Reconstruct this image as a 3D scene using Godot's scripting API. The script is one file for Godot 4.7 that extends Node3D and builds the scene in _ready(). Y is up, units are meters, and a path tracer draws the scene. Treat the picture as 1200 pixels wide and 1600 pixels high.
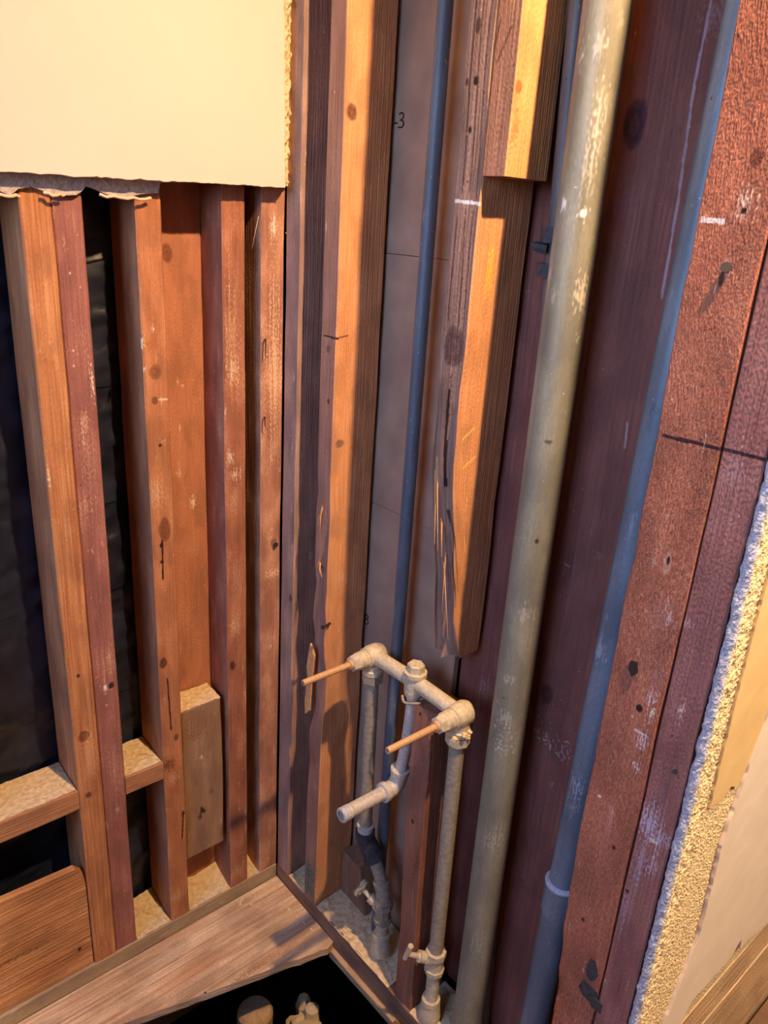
extends Node3D

# ---------------------------------------------------------------- camera model
const CAM_POS := Vector3(-0.74005, 1.35206, 1.11098)
const CAM_X := Vector3(0.75893, 0.05989, 0.64842)
const CAM_Y := Vector3(0.18819, 0.9331, -0.30644)
const CAM_Z := Vector3(-0.62339, 0.3546, 0.69688)
const FOCAL := 1202.0

const TOP := 2.60          # underside of the ceiling
const TH := 1.8            # metres of board that one texture height covers

var org := Vector3.ZERO    # base of the thing being built: vertices are stored relative to it
var used := {}
var fine_noise := FastNoiseLite.new()
var wob := FastNoiseLite.new()
var wood_bump: ImageTexture
var rough_bump: ImageTexture
var M := {}

# ---------------------------------------------------------------- small helpers
func hit(px: float, py: float, axis: int, val: float) -> Vector3:
	var r := CAM_X * (px - 600.0) - CAM_Y * (py - 800.0) - CAM_Z * FOCAL
	var t := (val - CAM_POS[axis]) / r[axis]
	return CAM_POS + r * t

func c8(r: float, g: float, b: float) -> Color:
	return Color(r / 255.0, g / 255.0, b / 255.0)

func numbered(called: String) -> String:
	if not used.has(called):
		used[called] = 0
		return called
	used[called] += 1
	return "%s_%03d" % [called, used[called]]

func thing(called: String, label: String, category: String, at: Vector3, group := "", kind := "") -> Node3D:
	var o := Node3D.new()
	o.name = numbered(called)
	add_child(o)
	o.position = at
	org = at
	o.set_meta("label", label)
	o.set_meta("category", category)
	if group: o.set_meta("group", group)
	if kind: o.set_meta("kind", kind)
	return o

func struct(called: String, at: Vector3, label := "") -> Node3D:
	var o := Node3D.new()
	o.name = called
	add_child(o)
	o.position = at
	org = at
	o.set_meta("kind", "structure")
	if label: o.set_meta("label", label)
	return o

func begin() -> SurfaceTool:
	var st := SurfaceTool.new()
	st.begin(Mesh.PRIMITIVE_TRIANGLES)
	return st

func part(called: String, st: SurfaceTool, mat: Material, parent: Node3D, label := "") -> MeshInstance3D:
	st.generate_normals()
	var m := MeshInstance3D.new()
	m.name = called
	m.mesh = st.commit()
	m.material_override = mat
	m.cast_shadow = GeometryInstance3D.SHADOW_CASTING_SETTING_ON
	parent.add_child(m, true)
	if label: m.set_meta("label", label)
	return m

func vtx(st: SurfaceTool, p: Vector3, uv := Vector2.ZERO) -> void:
	st.set_uv(uv)
	st.add_vertex(p - org)

func quad(st: SurfaceTool, a: Vector3, b: Vector3, c: Vector3, d: Vector3, ua := Vector2.ZERO, ub := Vector2.ZERO, uc := Vector2.ZERO, ud := Vector2.ZERO) -> void:
	# a b c d run counter-clockwise seen from outside
	vtx(st, a, ua); vtx(st, d, ud); vtx(st, c, uc)
	vtx(st, a, ua); vtx(st, c, uc); vtx(st, b, ub)

# ---------------------------------------------------------------- sawn timber
# section (0..w, 0..d) swept along e3; e1 x e2 = e3; the face q = 0 is the front
func timber(st: SurfaceTool, o: Vector3, e1: Vector3, e2: Vector3, e3: Vector3, w: float, d: float, length: float, op := {}) -> void:
	var c: float = op.get("chamfer", 0.0018)
	var rough: float = op.get("rough", 0.0006)
	var seg: int = op.get("seg", maxi(2, int(length / 0.035)))
	var cols: int = op.get("cols", 3)
	var v0: float = op.get("v0", 0.0)
	var tw: float = op.get("tw", 0.16)
	var u0: float = op.get("u0", 0.0)
	var warped: bool = op.has("deform")
	var deform: Callable = op.get("deform", func(p: Vector2, _t: float) -> Vector2: return p)
	var sides := []
	var fr := []
	for i in cols + 1:
		var p := lerpf(c, w - c, float(i) / cols)
		fr.append([Vector2(p, 0), p])
	sides.append(fr)
	sides.append([[Vector2(w - c, 0), w - c], [Vector2(w, c), w + c]])
	var si := []
	for i in 4:
		var q := lerpf(c, d - c, i / 3.0)
		si.append([Vector2(w, q), w + q])
	sides.append(si)
	sides.append([[Vector2(w, d - c), w + d], [Vector2(w - c, d), w + d + c]])
	sides.append([[Vector2(w - c, d), 0.0], [Vector2(c, d), w]])
	sides.append([[Vector2(c, d), w + d], [Vector2(0, d - c), w + d]])
	var sl := []
	for i in 4:
		var q2 := lerpf(d - c, c, i / 3.0)
		sl.append([Vector2(0, q2), w + q2])
	sides.append(sl)
	sides.append([[Vector2(0, c), 0.0], [Vector2(c, 0), c]])
	var sd: float = o.x * 71.0 + o.y * 37.0 + o.z * 53.0
	var at := func(pq: Vector2, t: float) -> Vector3:
		var n1 := wob.get_noise_3d(pq.x * 900.0 + sd * 10.0, pq.y * 900.0, t * 420.0) * rough * 2.0
		var n2 := wob.get_noise_3d(pq.x * 900.0 + sd * 10.0 + 77.0, pq.y * 900.0, t * 420.0) * rough * 2.0
		var r := pq
		if warped: r = deform.call(pq, t)
		return o + e1 * (r.x + n1) + e2 * (r.y + n2) + e3 * t
	for s in sides.size():
		var ring: Array = sides[s]
		st.set_smooth_group(s + 1)
		for k in seg:
			var t0 := length * k / seg
			var t1 := length * (k + 1) / seg
			var va := 1.0 - (t0 + v0) / TH
			var vb := 1.0 - (t1 + v0) / TH
			for i in ring.size() - 1:
				var ua: float = (ring[i][1] + u0) / tw
				var ub: float = (ring[i + 1][1] + u0) / tw
				quad(st, at.call(ring[i][0], t0), at.call(ring[i + 1][0], t0), at.call(ring[i + 1][0], t1), at.call(ring[i][0], t1),
					Vector2(ua, va), Vector2(ub, va), Vector2(ub, vb), Vector2(ua, vb))
	# end grain
	for cap in 2:
		var t := length * cap
		var ctr := Vector3.ZERO
		var pts := []
		for s in sides.size():
			var ring2: Array = sides[s]
			for i in ring2.size() - 1: pts.append(at.call(ring2[i][0], t))
		for p in pts: ctr += p
		ctr /= pts.size()
		st.set_smooth_group(20 + cap)
		for i in pts.size():
			var a: Vector3 = pts[i]
			var b: Vector3 = pts[(i + 1) % pts.size()]
			var f := func(p: Vector3) -> Vector2: return Vector2((p - o).dot(e1) * 0.5 / tw, 0.3 + (p - o).dot(e2) / TH)
			if cap == 1:
				vtx(st, a, f.call(a)); vtx(st, ctr, f.call(ctr)); vtx(st, b, f.call(b))
			else:
				vtx(st, b, f.call(b)); vtx(st, ctr, f.call(ctr)); vtx(st, a, f.call(a))

# ---------------------------------------------------------------- pipes and turned parts
func frame_of(dir: Vector3) -> Array:
	var up := Vector3.UP if absf(dir.y) < 0.9 else Vector3.RIGHT
	var a := (up - dir * up.dot(dir)).normalized()
	return [a, dir.cross(a)]

# profile: [distance along dir, radius]; sharp: each band gets its own edge
func lathe(st: SurfaceTool, o: Vector3, dir: Vector3, profile: Array, sides := 20, sharp := true, spin := 0.0) -> void:
	dir = dir.normalized()
	var fa := frame_of(dir)
	var a: Vector3 = fa[0]
	var b: Vector3 = fa[1]
	for k in profile.size() - 1:
		var p0 = profile[k]
		var p1 = profile[k + 1]
		for i in sides:
			st.set_smooth_group((k + 1 if sharp else 1) if sides > 8 else 1 + k * sides + i)
			var t0 := TAU * i / sides + spin
			var t1 := TAU * (i + 1) / sides + spin
			var r0 := a * cos(t0) + b * sin(t0)
			var r1 := a * cos(t1) + b * sin(t1)
			var u0 := float(i) / sides
			var u1 := float(i + 1) / sides
			quad(st, o + dir * p0[0] + r0 * p0[1], o + dir * p0[0] + r1 * p0[1], o + dir * p1[0] + r1 * p1[1], o + dir * p1[0] + r0 * p1[1],
				Vector2(u0, p0[0] / TH), Vector2(u1, p0[0] / TH), Vector2(u1, p1[0] / TH), Vector2(u0, p1[0] / TH))

func rod(st: SurfaceTool, a: Vector3, b: Vector3, ra: float, rb := -1.0, sides := 18) -> void:
	if rb < 0: rb = ra
	var l := a.distance_to(b)
	var c := minf(0.0012, ra * 0.3)
	lathe(st, a, b - a, [[0, 0.0], [0, ra - c], [c, ra], [l - c, rb], [l, rb - c], [l, 0.0]], sides, true)

func tube(st: SurfaceTool, path: Array, r: float, sides := 16, r_end := -1.0) -> void:
	var n := path.size()
	st.set_smooth_group(1)
	var prev_a := Vector3.ZERO
	var rings := []
	var lens := [0.0]
	for i in n:
		var d: Vector3 = (path[mini(i + 1, n - 1)] - path[maxi(i - 1, 0)]).normalized()
		var a: Vector3
		if i == 0: a = frame_of(d)[0]
		else: a = (prev_a - d * prev_a.dot(d)).normalized()
		prev_a = a
		var b := d.cross(a)
		var rr := r if r_end < 0 else lerpf(r, r_end, float(i) / (n - 1))
		var ring := []
		for k in sides + 1:
			var t := TAU * k / sides
			ring.append(path[i] + (a * cos(t) + b * sin(t)) * rr)
		rings.append(ring)
		if i > 0: lens.append(lens[i - 1] + path[i].distance_to(path[i - 1]))
	for i in n - 1:
		for k in sides:
			quad(st, rings[i][k], rings[i][k + 1], rings[i + 1][k + 1], rings[i + 1][k],
				Vector2(float(k) / sides, lens[i] / TH), Vector2(float(k + 1) / sides, lens[i] / TH), Vector2(float(k + 1) / sides, lens[i + 1] / TH), Vector2(float(k) / sides, lens[i + 1] / TH))
	for e in 2:
		var i := 0 if e == 0 else n - 1
		st.set_smooth_group(3 + e)
		for k in sides:
			if e == 1:
				vtx(st, rings[i][k]); vtx(st, path[i]); vtx(st, rings[i][k + 1])
			else:
				vtx(st, rings[i][k + 1]); vtx(st, path[i]); vtx(st, rings[i][k])

func bend(pts: Array, steps := 6) -> Array:
	# smooth path through the points
	var cv := Curve3D.new()
	for i in pts.size():
		var t := Vector3.ZERO
		if i > 0 and i < pts.size() - 1: t = (pts[i + 1] - pts[i - 1]) * 0.18
		cv.add_point(pts[i], -t, t)
	var out := []
	var l := cv.get_baked_length()
	var n := (pts.size() - 1) * steps
	for i in n + 1: out.append(cv.sample_baked(l * i / n, true))
	return out

# vertical pipe with round UVs (u = angle, v = height) so that marks can be placed on it
func vertical_pipe(st: SurfaceTool, a: Vector3, b: Vector3, r: float, sides := 32, seg := 30) -> void:
	st.set_smooth_group(1)
	for k in seg:
		var p0 := a.lerp(b, float(k) / seg)
		var p1 := a.lerp(b, float(k + 1) / seg)
		for i in sides:
			var t0 := TAU * i / sides
			var t1 := TAU * (i + 1) / sides
			var r0 := Vector3(cos(t0), 0, sin(t0)) * r
			var r1 := Vector3(cos(t1), 0, sin(t1)) * r
			var u0 := float(i) / sides
			var u1 := float(i + 1) / sides
			var va := 1.0 - p0.y / TH
			var vb := 1.0 - p1.y / TH
			quad(st, p0 + r1, p0 + r0, p1 + r0, p1 + r1, Vector2(u1, va), Vector2(u0, va), Vector2(u0, vb), Vector2(u1, vb))

# ---------------------------------------------------------------- sheets with ragged outlines
func sheet(st: SurfaceTool, poly: PackedVector2Array, o: Vector3, e1: Vector3, e3: Vector3, out: Vector3, thick: float, uvs := 1.0) -> void:
	if Geometry2D.is_polygon_clockwise(poly): poly.reverse()
	var tri := Geometry2D.triangulate_polygon(poly)
	var flip := e1.cross(e3).dot(out) < 0
	for side in 2:
		st.set_smooth_group(1 + side)
		var off := out * (thick if side == 0 else 0.0)
		for i in range(0, tri.size(), 3):
			var ids := [tri[i], tri[i + 1], tri[i + 2]]
			var a: Vector2 = poly[ids[0]]
			var b: Vector2 = poly[ids[1]]
			var c: Vector2 = poly[ids[2]]
			var ccw := (b - a).cross(c - a) > 0
			if flip: ccw = not ccw
			if side == 1: ccw = not ccw
			var s := [a, c, b] if ccw else [a, b, c]
			for p in s: vtx(st, o + e1 * p.x + e3 * p.y + off, Vector2(p.x, -p.y) * uvs)
	for i in poly.size():
		st.set_smooth_group(10 + i)
		var p := poly[i]
		var q := poly[(i + 1) % poly.size()]
		var a := o + e1 * p.x + e3 * p.y
		var b := o + e1 * q.x + e3 * q.y
		var up := Vector2(p.x, -p.y) * uvs
		var uq := Vector2(q.x, -q.y) * uvs + Vector2(0, thick)
		if flip: quad(st, b, a, a + out * thick, b + out * thick, uq, up, up, uq)
		else: quad(st, a, b, b + out * thick, a + out * thick, up, uq, uq, up)

# relief surface: f(x, y) gives the height out of the plane; closed at the back
func relief(st: SurfaceTool, o: Vector3, e1: Vector3, e3: Vector3, out: Vector3, w: float, h: float, nx: int, ny: int, f: Callable, uvs := 1.0) -> void:
	st.set_smooth_group(1)
	var flip := e1.cross(e3).dot(out) < 0
	var g := []
	for j in ny + 1:
		var row := []
		for i in nx + 1:
			var x := w * i / nx
			var y := h * j / ny
			row.append(o + e1 * x + e3 * y + out * f.call(x, y))
		g.append(row)
	for j in ny:
		for i in nx:
			var ua := Vector2(w * i / nx, -h * j / ny) * uvs
			var ub := Vector2(w * (i + 1) / nx, -h * j / ny) * uvs
			var uc := Vector2(w * (i + 1) / nx, -h * (j + 1) / ny) * uvs
			var ud := Vector2(w * i / nx, -h * (j + 1) / ny) * uvs
			if flip: quad(st, g[j][i + 1], g[j][i], g[j + 1][i], g[j + 1][i + 1], ub, ua, ud, uc)
			else: quad(st, g[j][i], g[j][i + 1], g[j + 1][i + 1], g[j + 1][i], ua, ub, uc, ud)

func slab(st: SurfaceTool, a: Vector3, b: Vector3, uvs := 1.0) -> void:
	# plain box with its own corner edges, for the room shell
	var lo := a.min(b)
	var hi := a.max(b)
	sheet(st, PackedVector2Array([Vector2(lo.x, lo.y), Vector2(hi.x, lo.y), Vector2(hi.x, hi.y), Vector2(lo.x, hi.y)]), Vector3(0, 0, lo.z), Vector3.RIGHT, Vector3.UP, Vector3.BACK, hi.z - lo.z, uvs)

func ragged(a: Vector2, b: Vector2, n: int, amp: float, sd: float) -> PackedVector2Array:
	var out := PackedVector2Array()
	var d := (b - a).orthogonal().normalized()
	for i in n:
		var t := float(i) / n
		out.append(a.lerp(b, t) + d * amp * (wob.get_noise_2d(t * a.distance_to(b) * 5000.0, sd * 40.0) + 0.6 * wob.get_noise_2d(t * a.distance_to(b) * 16000.0, sd * 90.0)))
	return out

# ---------------------------------------------------------------- computed surfaces
func nbytes(sd: int, freq: float, w0: int, h0: int, w: int, h: int, oct := 3) -> PackedByteArray:
	var n := FastNoiseLite.new()
	n.seed = sd
	n.noise_type = FastNoiseLite.TYPE_SIMPLEX_SMOOTH
	n.frequency = freq
	n.fractal_octaves = oct
	var im := n.get_image(w0, h0)
	if w0 != w or h0 != h: im.resize(w, h, Image.INTERPOLATE_CUBIC)
	im.convert(Image.FORMAT_L8)
	return im.get_data()

func as_texture(im: Image) -> ImageTexture:
	im.generate_mipmaps()
	return ImageTexture.create_from_image(im)

# P: a, b = dark and light tone; ks/kb/kf = weight of streaks, blotches, fine grain
# dust = [colour, threshold 0..255, gain, most]; marks = [[kind, u metres, y metres, ru mm, ry mm, colour, alpha], ...]
func wood_image(P: Dictionary, marks: Array, sd: int) -> Image:
	var w: int = P.get("w", 192)
	var h: int = P.get("h", 1536)
	var tw: float = P.get("tw", 0.16)
	var st := nbytes(sd, P.get("sf", 0.2), w, h / 40, w, h, 3)
	var bl := nbytes(sd + 7, 0.05, w / 2, h / 8, w, h, 3)
	var fi := nbytes(sd + 13, 0.35, w, h / 2, w, h, 2)
	var du := nbytes(sd + 29, 0.03, w / 2, h / 3, w, h, 4)
	var ht := PackedByteArray()
	var kh: float = P.get("kh", 0.0)
	if kh > 0.0: ht = nbytes(sd + 41, 0.30, w, h * 2 / 5, w, h, 2)
	var ks: float = P.get("ks", 0.8)
	var kb: float = P.get("kb", 0.5)
	var kf: float = P.get("kf", 0.35)
	var lift: float = P.get("lift", 1.0)
	var ca := Color(pow(P.a.r, lift), pow(P.a.g, lift), pow(P.a.b, lift))
	var cb := Color(pow(P.b.r, lift), pow(P.b.g, lift), pow(P.b.b, lift))
	var lr := PackedByteArray(); var lg := PackedByteArray(); var lb := PackedByteArray()
	for i in 256:
		var c := ca.lerp(cb, i / 255.0)
		lr.append(int(c.r * 255)); lg.append(int(c.g * 255)); lb.append(int(c.b * 255))
	var fw := 0                        # boards whose front face has weathered to another tone
	var fr := lr.duplicate(); var fg := lg.duplicate(); var fb := lb.duplicate()
	if P.has("front"):
		fw = int(P.front[2] / tw * w)
		for i in 256:
			var c: Color = P.front[0].lerp(P.front[1], i / 255.0)
			fr[i] = int(c.r * 255); fg[i] = int(c.g * 255); fb[i] = int(c.b * 255)
	var dust: Array = P.get("dust", [c8(205, 180, 135), 400.0, 1.0, 0.0])
	var dc: Color = dust[0]
	var dr := dc.r * 255.0; var dg := dc.g * 255.0; var db := dc.b * 255.0
	var thr: float = dust[1]
	var gain: float = dust[2]
	var most: float = dust[3]
	var data := PackedByteArray()
	data.resize(w * h * 3)
	var n := w * h
	for i in n:
		var v := 128.0 + (st[i] - 128) * ks + (bl[i] - 128) * kb + (fi[i] - 128) * kf
		if kh > 0.0: v += (ht[i] - 128) * kh
		var k := clampi(int(v), 0, 255)
		var m := du[i] + (fi[i] - 128) * 0.5 - thr
		var xr := lr[k]; var xg := lg[k]; var xb := lb[k]
		if i % w < fw:
			xr = fr[k]; xg = fg[k]; xb = fb[k]
		if m > 0.0:
			var al := minf(m * gain / 255.0, most)
			data[i * 3] = int(xr + (dr - xr) * al)
			data[i * 3 + 1] = int(xg + (dg - xg) * al)
			data[i * 3 + 2] = int(xb + (db - xb) * al)
		else:
			data[i * 3] = xr; data[i * 3 + 1] = xg; data[i * 3 + 2] = xb
	# dirt worn into the wood
	var grime: float = P.get("grime", 0.2)
	var gc := Color(ca.r * 0.5 + 0.08, ca.g * 0.55 + 0.06, ca.b * 0.6 + 0.05)
	if grime > 0.0:
		for i in n:
			var gm := 118.0 - du[i] + (st[i] - 128) * 0.45 + (fi[i] - 128) * 0.35
			if gm > 0.0:
				var ga := minf(gm * 0.012, grime)
				data[i * 3] = int(data[i * 3] + (gc.r * 255.0 - data[i * 3]) * ga)
				data[i * 3 + 1] = int(data[i * 3 + 1] + (gc.g * 255.0 - data[i * 3 + 1]) * ga)
				data[i * 3 + 2] = int(data[i * 3 + 2] + (gc.b * 255.0 - data[i * 3 + 2]) * ga)
	var px := 1.0 / tw * w
	var py := 1.0 / TH * h
	var rng := RandomNumberGenerator.new()
	rng.seed = sd
	var all := marks.duplicate()
	for i in int(P.get("scratches", 0)):
		all.append(["s", rng.randf() * tw, rng.randf() * 1.7, rng.randf_range(0.8, 3.5), rng.randf_range(2.0, 14.0), P.get("scratch", c8(225, 200, 170)), rng.randf_range(0.2, 0.75)])
	for i in int(P.get("holes", 0)):
		all.append(["d", rng.randf() * tw, rng.randf() * 1.7, 1.2, 1.4, c8(45, 25, 20), 0.8])
	for i in int(P.get("specks", 70)):
		all.append(["d", rng.randf() * tw, rng.randf() * 1.7, rng.randf_range(0.7, 1.5), rng.randf_range(0.7, 2.0), c8(228, 206, 178), rng.randf_range(0.25, 0.8)])
	for mk in all.duplicate():
		if mk[0] == "p":               # spatter of drops
			for i in 26:
				var pa := rng.randf() * TAU
				var pr := sqrt(rng.randf()) * 1.2
				all.append(["d", mk[1] + cos(pa) * pr * mk[3] * 0.001, mk[2] + sin(pa) * pr * mk[4] * 0.001, rng.randf_range(0.9, 2.2), rng.randf_range(0.9, 2.4), mk[5], mk[6] * rng.randf_range(0.4, 1.0)])
	for mk in all:
		if mk[0] == "p": continue
		if mk[0] == "l":
			# line: u, y, u2, y2, thickness mm, colour, alpha
			var A := Vector2(mk[1] * px, h - mk[2] * py)
			var B := Vector2(mk[3] * px, h - mk[4] * py)
			var steps := int(A.distance_to(B)) * 2 + 1
			var hw: float = maxf(mk[5] * 0.001 * py * 0.5, 0.6)
			for s in steps + 1:
				var q := A.lerp(B, float(s) / steps)
				for yy in range(int(q.y - hw), int(q.y + hw) + 1):
					for xx in range(int(q.x - hw), int(q.x + hw) + 1):
						if xx < 0 or yy < 0 or xx >= w or yy >= h: continue
						var j := yy * w + xx
						var al2: float = mk[7] * (0.35 + 0.65 * fi[j] / 255.0)
						data[j * 3] = int(lerpf(data[j * 3], mk[6].r * 255, al2 * 0.5))
						data[j * 3 + 1] = int(lerpf(data[j * 3 + 1], mk[6].g * 255, al2 * 0.5))
						data[j * 3 + 2] = int(lerpf(data[j * 3 + 2], mk[6].b * 255, al2 * 0.5))
			continue
		var cx: float = mk[1] * px
		var cy: float = h - mk[2] * py
		var rx: float = maxf(mk[3] * 0.001 * px, 0.7)
		var ry: float = maxf(mk[4] * 0.001 * py, 0.7)
		var kind: String = mk[0]
		var col: Color = mk[5]
		var reach := 1.6 if kind != "d" else 1.1
		for yy in range(maxi(0, int(cy - ry * reach)), mini(h, int(cy + ry * reach) + 1)):
			for xx in range(maxi(0, int(cx - rx * reach)), mini(w, int(cx + rx * reach) + 1)):
				var j := yy * w + xx
				var ex := (xx + 0.5 - cx) / rx
				var ey := (yy + 0.5 - cy) / ry
				var dd := sqrt(ex * ex + ey * ey)
				var al3 := 0.0
				if kind == "s":
					al3 = clampf((1.45 - dd + (fi[j] - 128) / 110.0 + (st[j] - 128) / 160.0 - 0.65) * 1.6, 0, 1)
				elif kind == "k":
					var e2 := dd + (bl[j] - 128) / 330.0
					al3 = clampf((1.15 - e2) * 4.0, 0, 1) * 0.85 * (0.82 + 0.18 * sin(e2 * 13.0 + (fi[j] - 128) / 40.0))
				else:
					al3 = clampf((1.0 - dd) * 3.0, 0, 1)
				al3 *= mk[6]
				data[j * 3] = int(lerpf(data[j * 3], col.r * 255, al3))
				data[j * 3 + 1] = int(lerpf(data[j * 3 + 1], col.g * 255, al3))
				data[j * 3 + 2] = int(lerpf(data[j * 3 + 2], col.b * 255, al3))
	return Image.create_from_data(w, h, false, Image.FORMAT_RGB8, data)

func bump(sd: int, w: int, h: int, hx: int, hy: int, freq: float, strength: float) -> ImageTexture:
	var d := nbytes(sd, freq, hx, hy, w, h, 3)
	var e := nbytes(sd + 3, 0.3, w, h, w, h, 2)
	var im := Image.create(w, h, false, Image.FORMAT_RGB8)
	var data := PackedByteArray()
	data.resize(w * h * 3)
	for i in w * h:
		var v := int(d[i] * 0.65 + e[i] * 0.35)
		data[i * 3] = v; data[i * 3 + 1] = v; data[i * 3 + 2] = v
	im = Image.create_from_data(w, h, false, Image.FORMAT_RGB8, data)
	im.bump_map_to_normal_map(strength)
	return as_texture(im)

func wood_mat(P: Dictionary, marks: Array, sd: int) -> StandardMaterial3D:
	if not P.has("lift"): P.lift = 0.72
	var m := StandardMaterial3D.new()
	m.albedo_texture = as_texture(wood_image(P, marks, sd))
	m.roughness = P.get("rough", 0.78)
	m.metallic_specular = P.get("spec", 0.3)
	m.normal_enabled = true
	m.normal_texture = rough_bump if P.get("sawn", false) else wood_bump
	m.normal_scale = P.get("bump", 0.7)
	return m

func plain(col: Color, rough := 0.8, metal := 0.0, spec := 0.35) -> StandardMaterial3D:
	var m := StandardMaterial3D.new()
	m.albedo_color = col
	m.roughness = rough
	m.metallic = metal
	m.metallic_specular = spec
	return m

# mottled matter in its own material: two tones by noise, world triplanar
func mottled(a: Color, b: Color, sd: int, scale: float, rough := 0.85, metal := 0.0, freq := 0.03, nrm := 0.0, size := 256) -> StandardMaterial3D:
	var m := StandardMaterial3D.new()
	var n := FastNoiseLite.new()
	n.seed = sd
	n.frequency = freq
	n.fractal_octaves = 5
	var im := n.get_seamless_image(size, size)
	im.convert(Image.FORMAT_L8)
	var src := im.get_data()
	var data := PackedByteArray()
	data.resize(size * size * 3)
	for i in size * size:
		var c := a.lerp(b, src[i] / 255.0)
		data[i * 3] = int(c.r * 255); data[i * 3 + 1] = int(c.g * 255); data[i * 3 + 2] = int(c.b * 255)
	m.albedo_texture = as_texture(Image.create_from_data(size, size, false, Image.FORMAT_RGB8, data))
	m.uv1_triplanar = true
	m.uv1_world_triplanar = true
	m.uv1_scale = Vector3.ONE * scale
	m.roughness = rough
	m.metallic = metal
	if nrm > 0:
		im.convert(Image.FORMAT_RGB8)
		im.bump_map_to_normal_map(nrm)
		m.normal_enabled = true
		m.normal_texture = as_texture(im)
	return m

# ---------------------------------------------------------------- studs
# wall "L": front faces +Z, runs along X; wall "R": front faces -X, runs along Z
func axes(wall: String) -> Array:
	return [Vector3.RIGHT, Vector3.FORWARD, Vector3.UP] if wall == "L" else [Vector3.BACK, Vector3.RIGHT, Vector3.UP]

func spot(wall: String, a0: float, w: float, front: float, face: int, px: float, py: float) -> Vector2:
	if wall == "L":
		if face == 0:
			var p := hit(px, py, 2, front)
			return Vector2(p.x - a0, p.y)
		var q := hit(px, py, 0, a0)
		return Vector2(w + front - q.z, q.y)
	if face == 0:
		var p2 := hit(px, py, 0, front)
		return Vector2(p2.z - a0, p2.y)
	var q2 := hit(px, py, 2, a0 + w)
	return Vector2(w + q2.x - front, q2.y)

func stud(called: String, label: String, category: String, wall: String, a0: float, w: float, d: float, front: float, y0: float, y1: float, P: Dictionary, marks: Array, sd: int, op := {}, group := "") -> Node3D:
	var ax := axes(wall)
	var o := Vector3(a0, y0, front) if wall == "L" else Vector3(front, y0, a0)
	var t := thing(called, label, category, o, group)
	var mm := []
	for k in marks:
		if k[0] == "l":
			var s1 := spot(wall, a0, w, front, k[1], k[2], k[3])
			var s2 := spot(wall, a0, w, front, k[1], k[4], k[5])
			mm.append(["l", s1.x, s1.y, s2.x, s2.y, k[6], k[7], k[8]])
		else:
			var s := spot(wall, a0, w, front, k[1], k[2], k[3])
			mm.append([k[0], s.x, s.y, k[4], k[5], k[6], k[7]])
	var m := wood_mat(P, mm, sd)
	op["v0"] = y0
	op["tw"] = P.get("tw", 0.16)
	var st := begin()
	timber(st, o, ax[0], ax[1], ax[2], w, d, y1 - y0, op)
	part(op.get("part", "timber"), st, m, t)
	return t

func mat_of(t: Node3D) -> Material:
	return (t.get_child(0) as MeshInstance3D).material_override

func nail(parent: Node3D, p: Vector3, dir: Vector3, r := 0.0035, out := 0.006, shank := 0.0013) -> void:
	var st := begin()
	org = parent.position
	var d := dir.normalized()
	lathe(st, p - d * 0.008, d, [[0, 0], [0, shank], [0.008 + out - 0.0015, shank], [0.008 + out - 0.0015, r], [0.008 + out, r], [0.008 + out, 0]], 10)
	part("nail", st, M.iron, parent)

func splinter(parent: Node3D, pts: Array, r: float, mat: Material, called := "splinter") -> void:
	org = parent.position
	var st := begin()
	tube(st, pts, r, 5, r * 0.2)
	part(called, st, mat, parent)

func _ready() -> void:
	# ---- camera
	var cam := Camera3D.new()
	cam.name = "camera"
	cam.transform = Transform3D(Basis(CAM_X, CAM_Y, CAM_Z), CAM_POS)
	cam.fov = rad_to_deg(2.0 * atan(800.0 / FOCAL))
	cam.near = 0.02
	add_child(cam)
	cam.make_current()
	# ---- sky and exposure
	var env := Environment.new()
	var sky := Sky.new()
	var sm := ProceduralSkyMaterial.new()
	sm.sky_top_color = Color(0.56, 0.67, 0.91)
	sm.sky_horizon_color = Color(0.70, 0.79, 0.94)
	sm.ground_bottom_color = Color(0.25, 0.27, 0.28)
	sm.ground_horizon_color = Color(0.55, 0.62, 0.7)
	sm.sun_angle_max = 0.0
	sky.sky_material = sm
	env.background_mode = Environment.BG_SKY
	env.sky = sky
	env.background_energy_multiplier = SKY_ENERGY
	env.tonemap_mode = Environment.TONE_MAPPER_LINEAR
	env.tonemap_exposure = EXPOSURE
	env.sdfgi_enabled = true
	env.ssao_enabled = true
	env.ssil_enabled = true
	var we := WorldEnvironment.new()
	we.name = "world_environment"
	we.environment = env
	add_child(we)

	wob.seed = 5
	wob.frequency = 0.01
	wob.fractal_octaves = 3
	wood_bump = bump(3, 192, 1024, 192, 32, 0.25, 2.0)
	rough_bump = bump(9, 256, 1536, 256, 330, 0.4, 3.0)
	materials()
	shell()
	lamp()
	left_wall()
	right_wall()
	pipes()
	valve()
	corner_plaster()
	bottom()

const SKY_ENERGY := 12.5
const EXPOSURE := 1.0
const LAMP_ENERGY := 4.0
const LAMP_AT := Vector3(-0.115, 2.20, 1.08)

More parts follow.
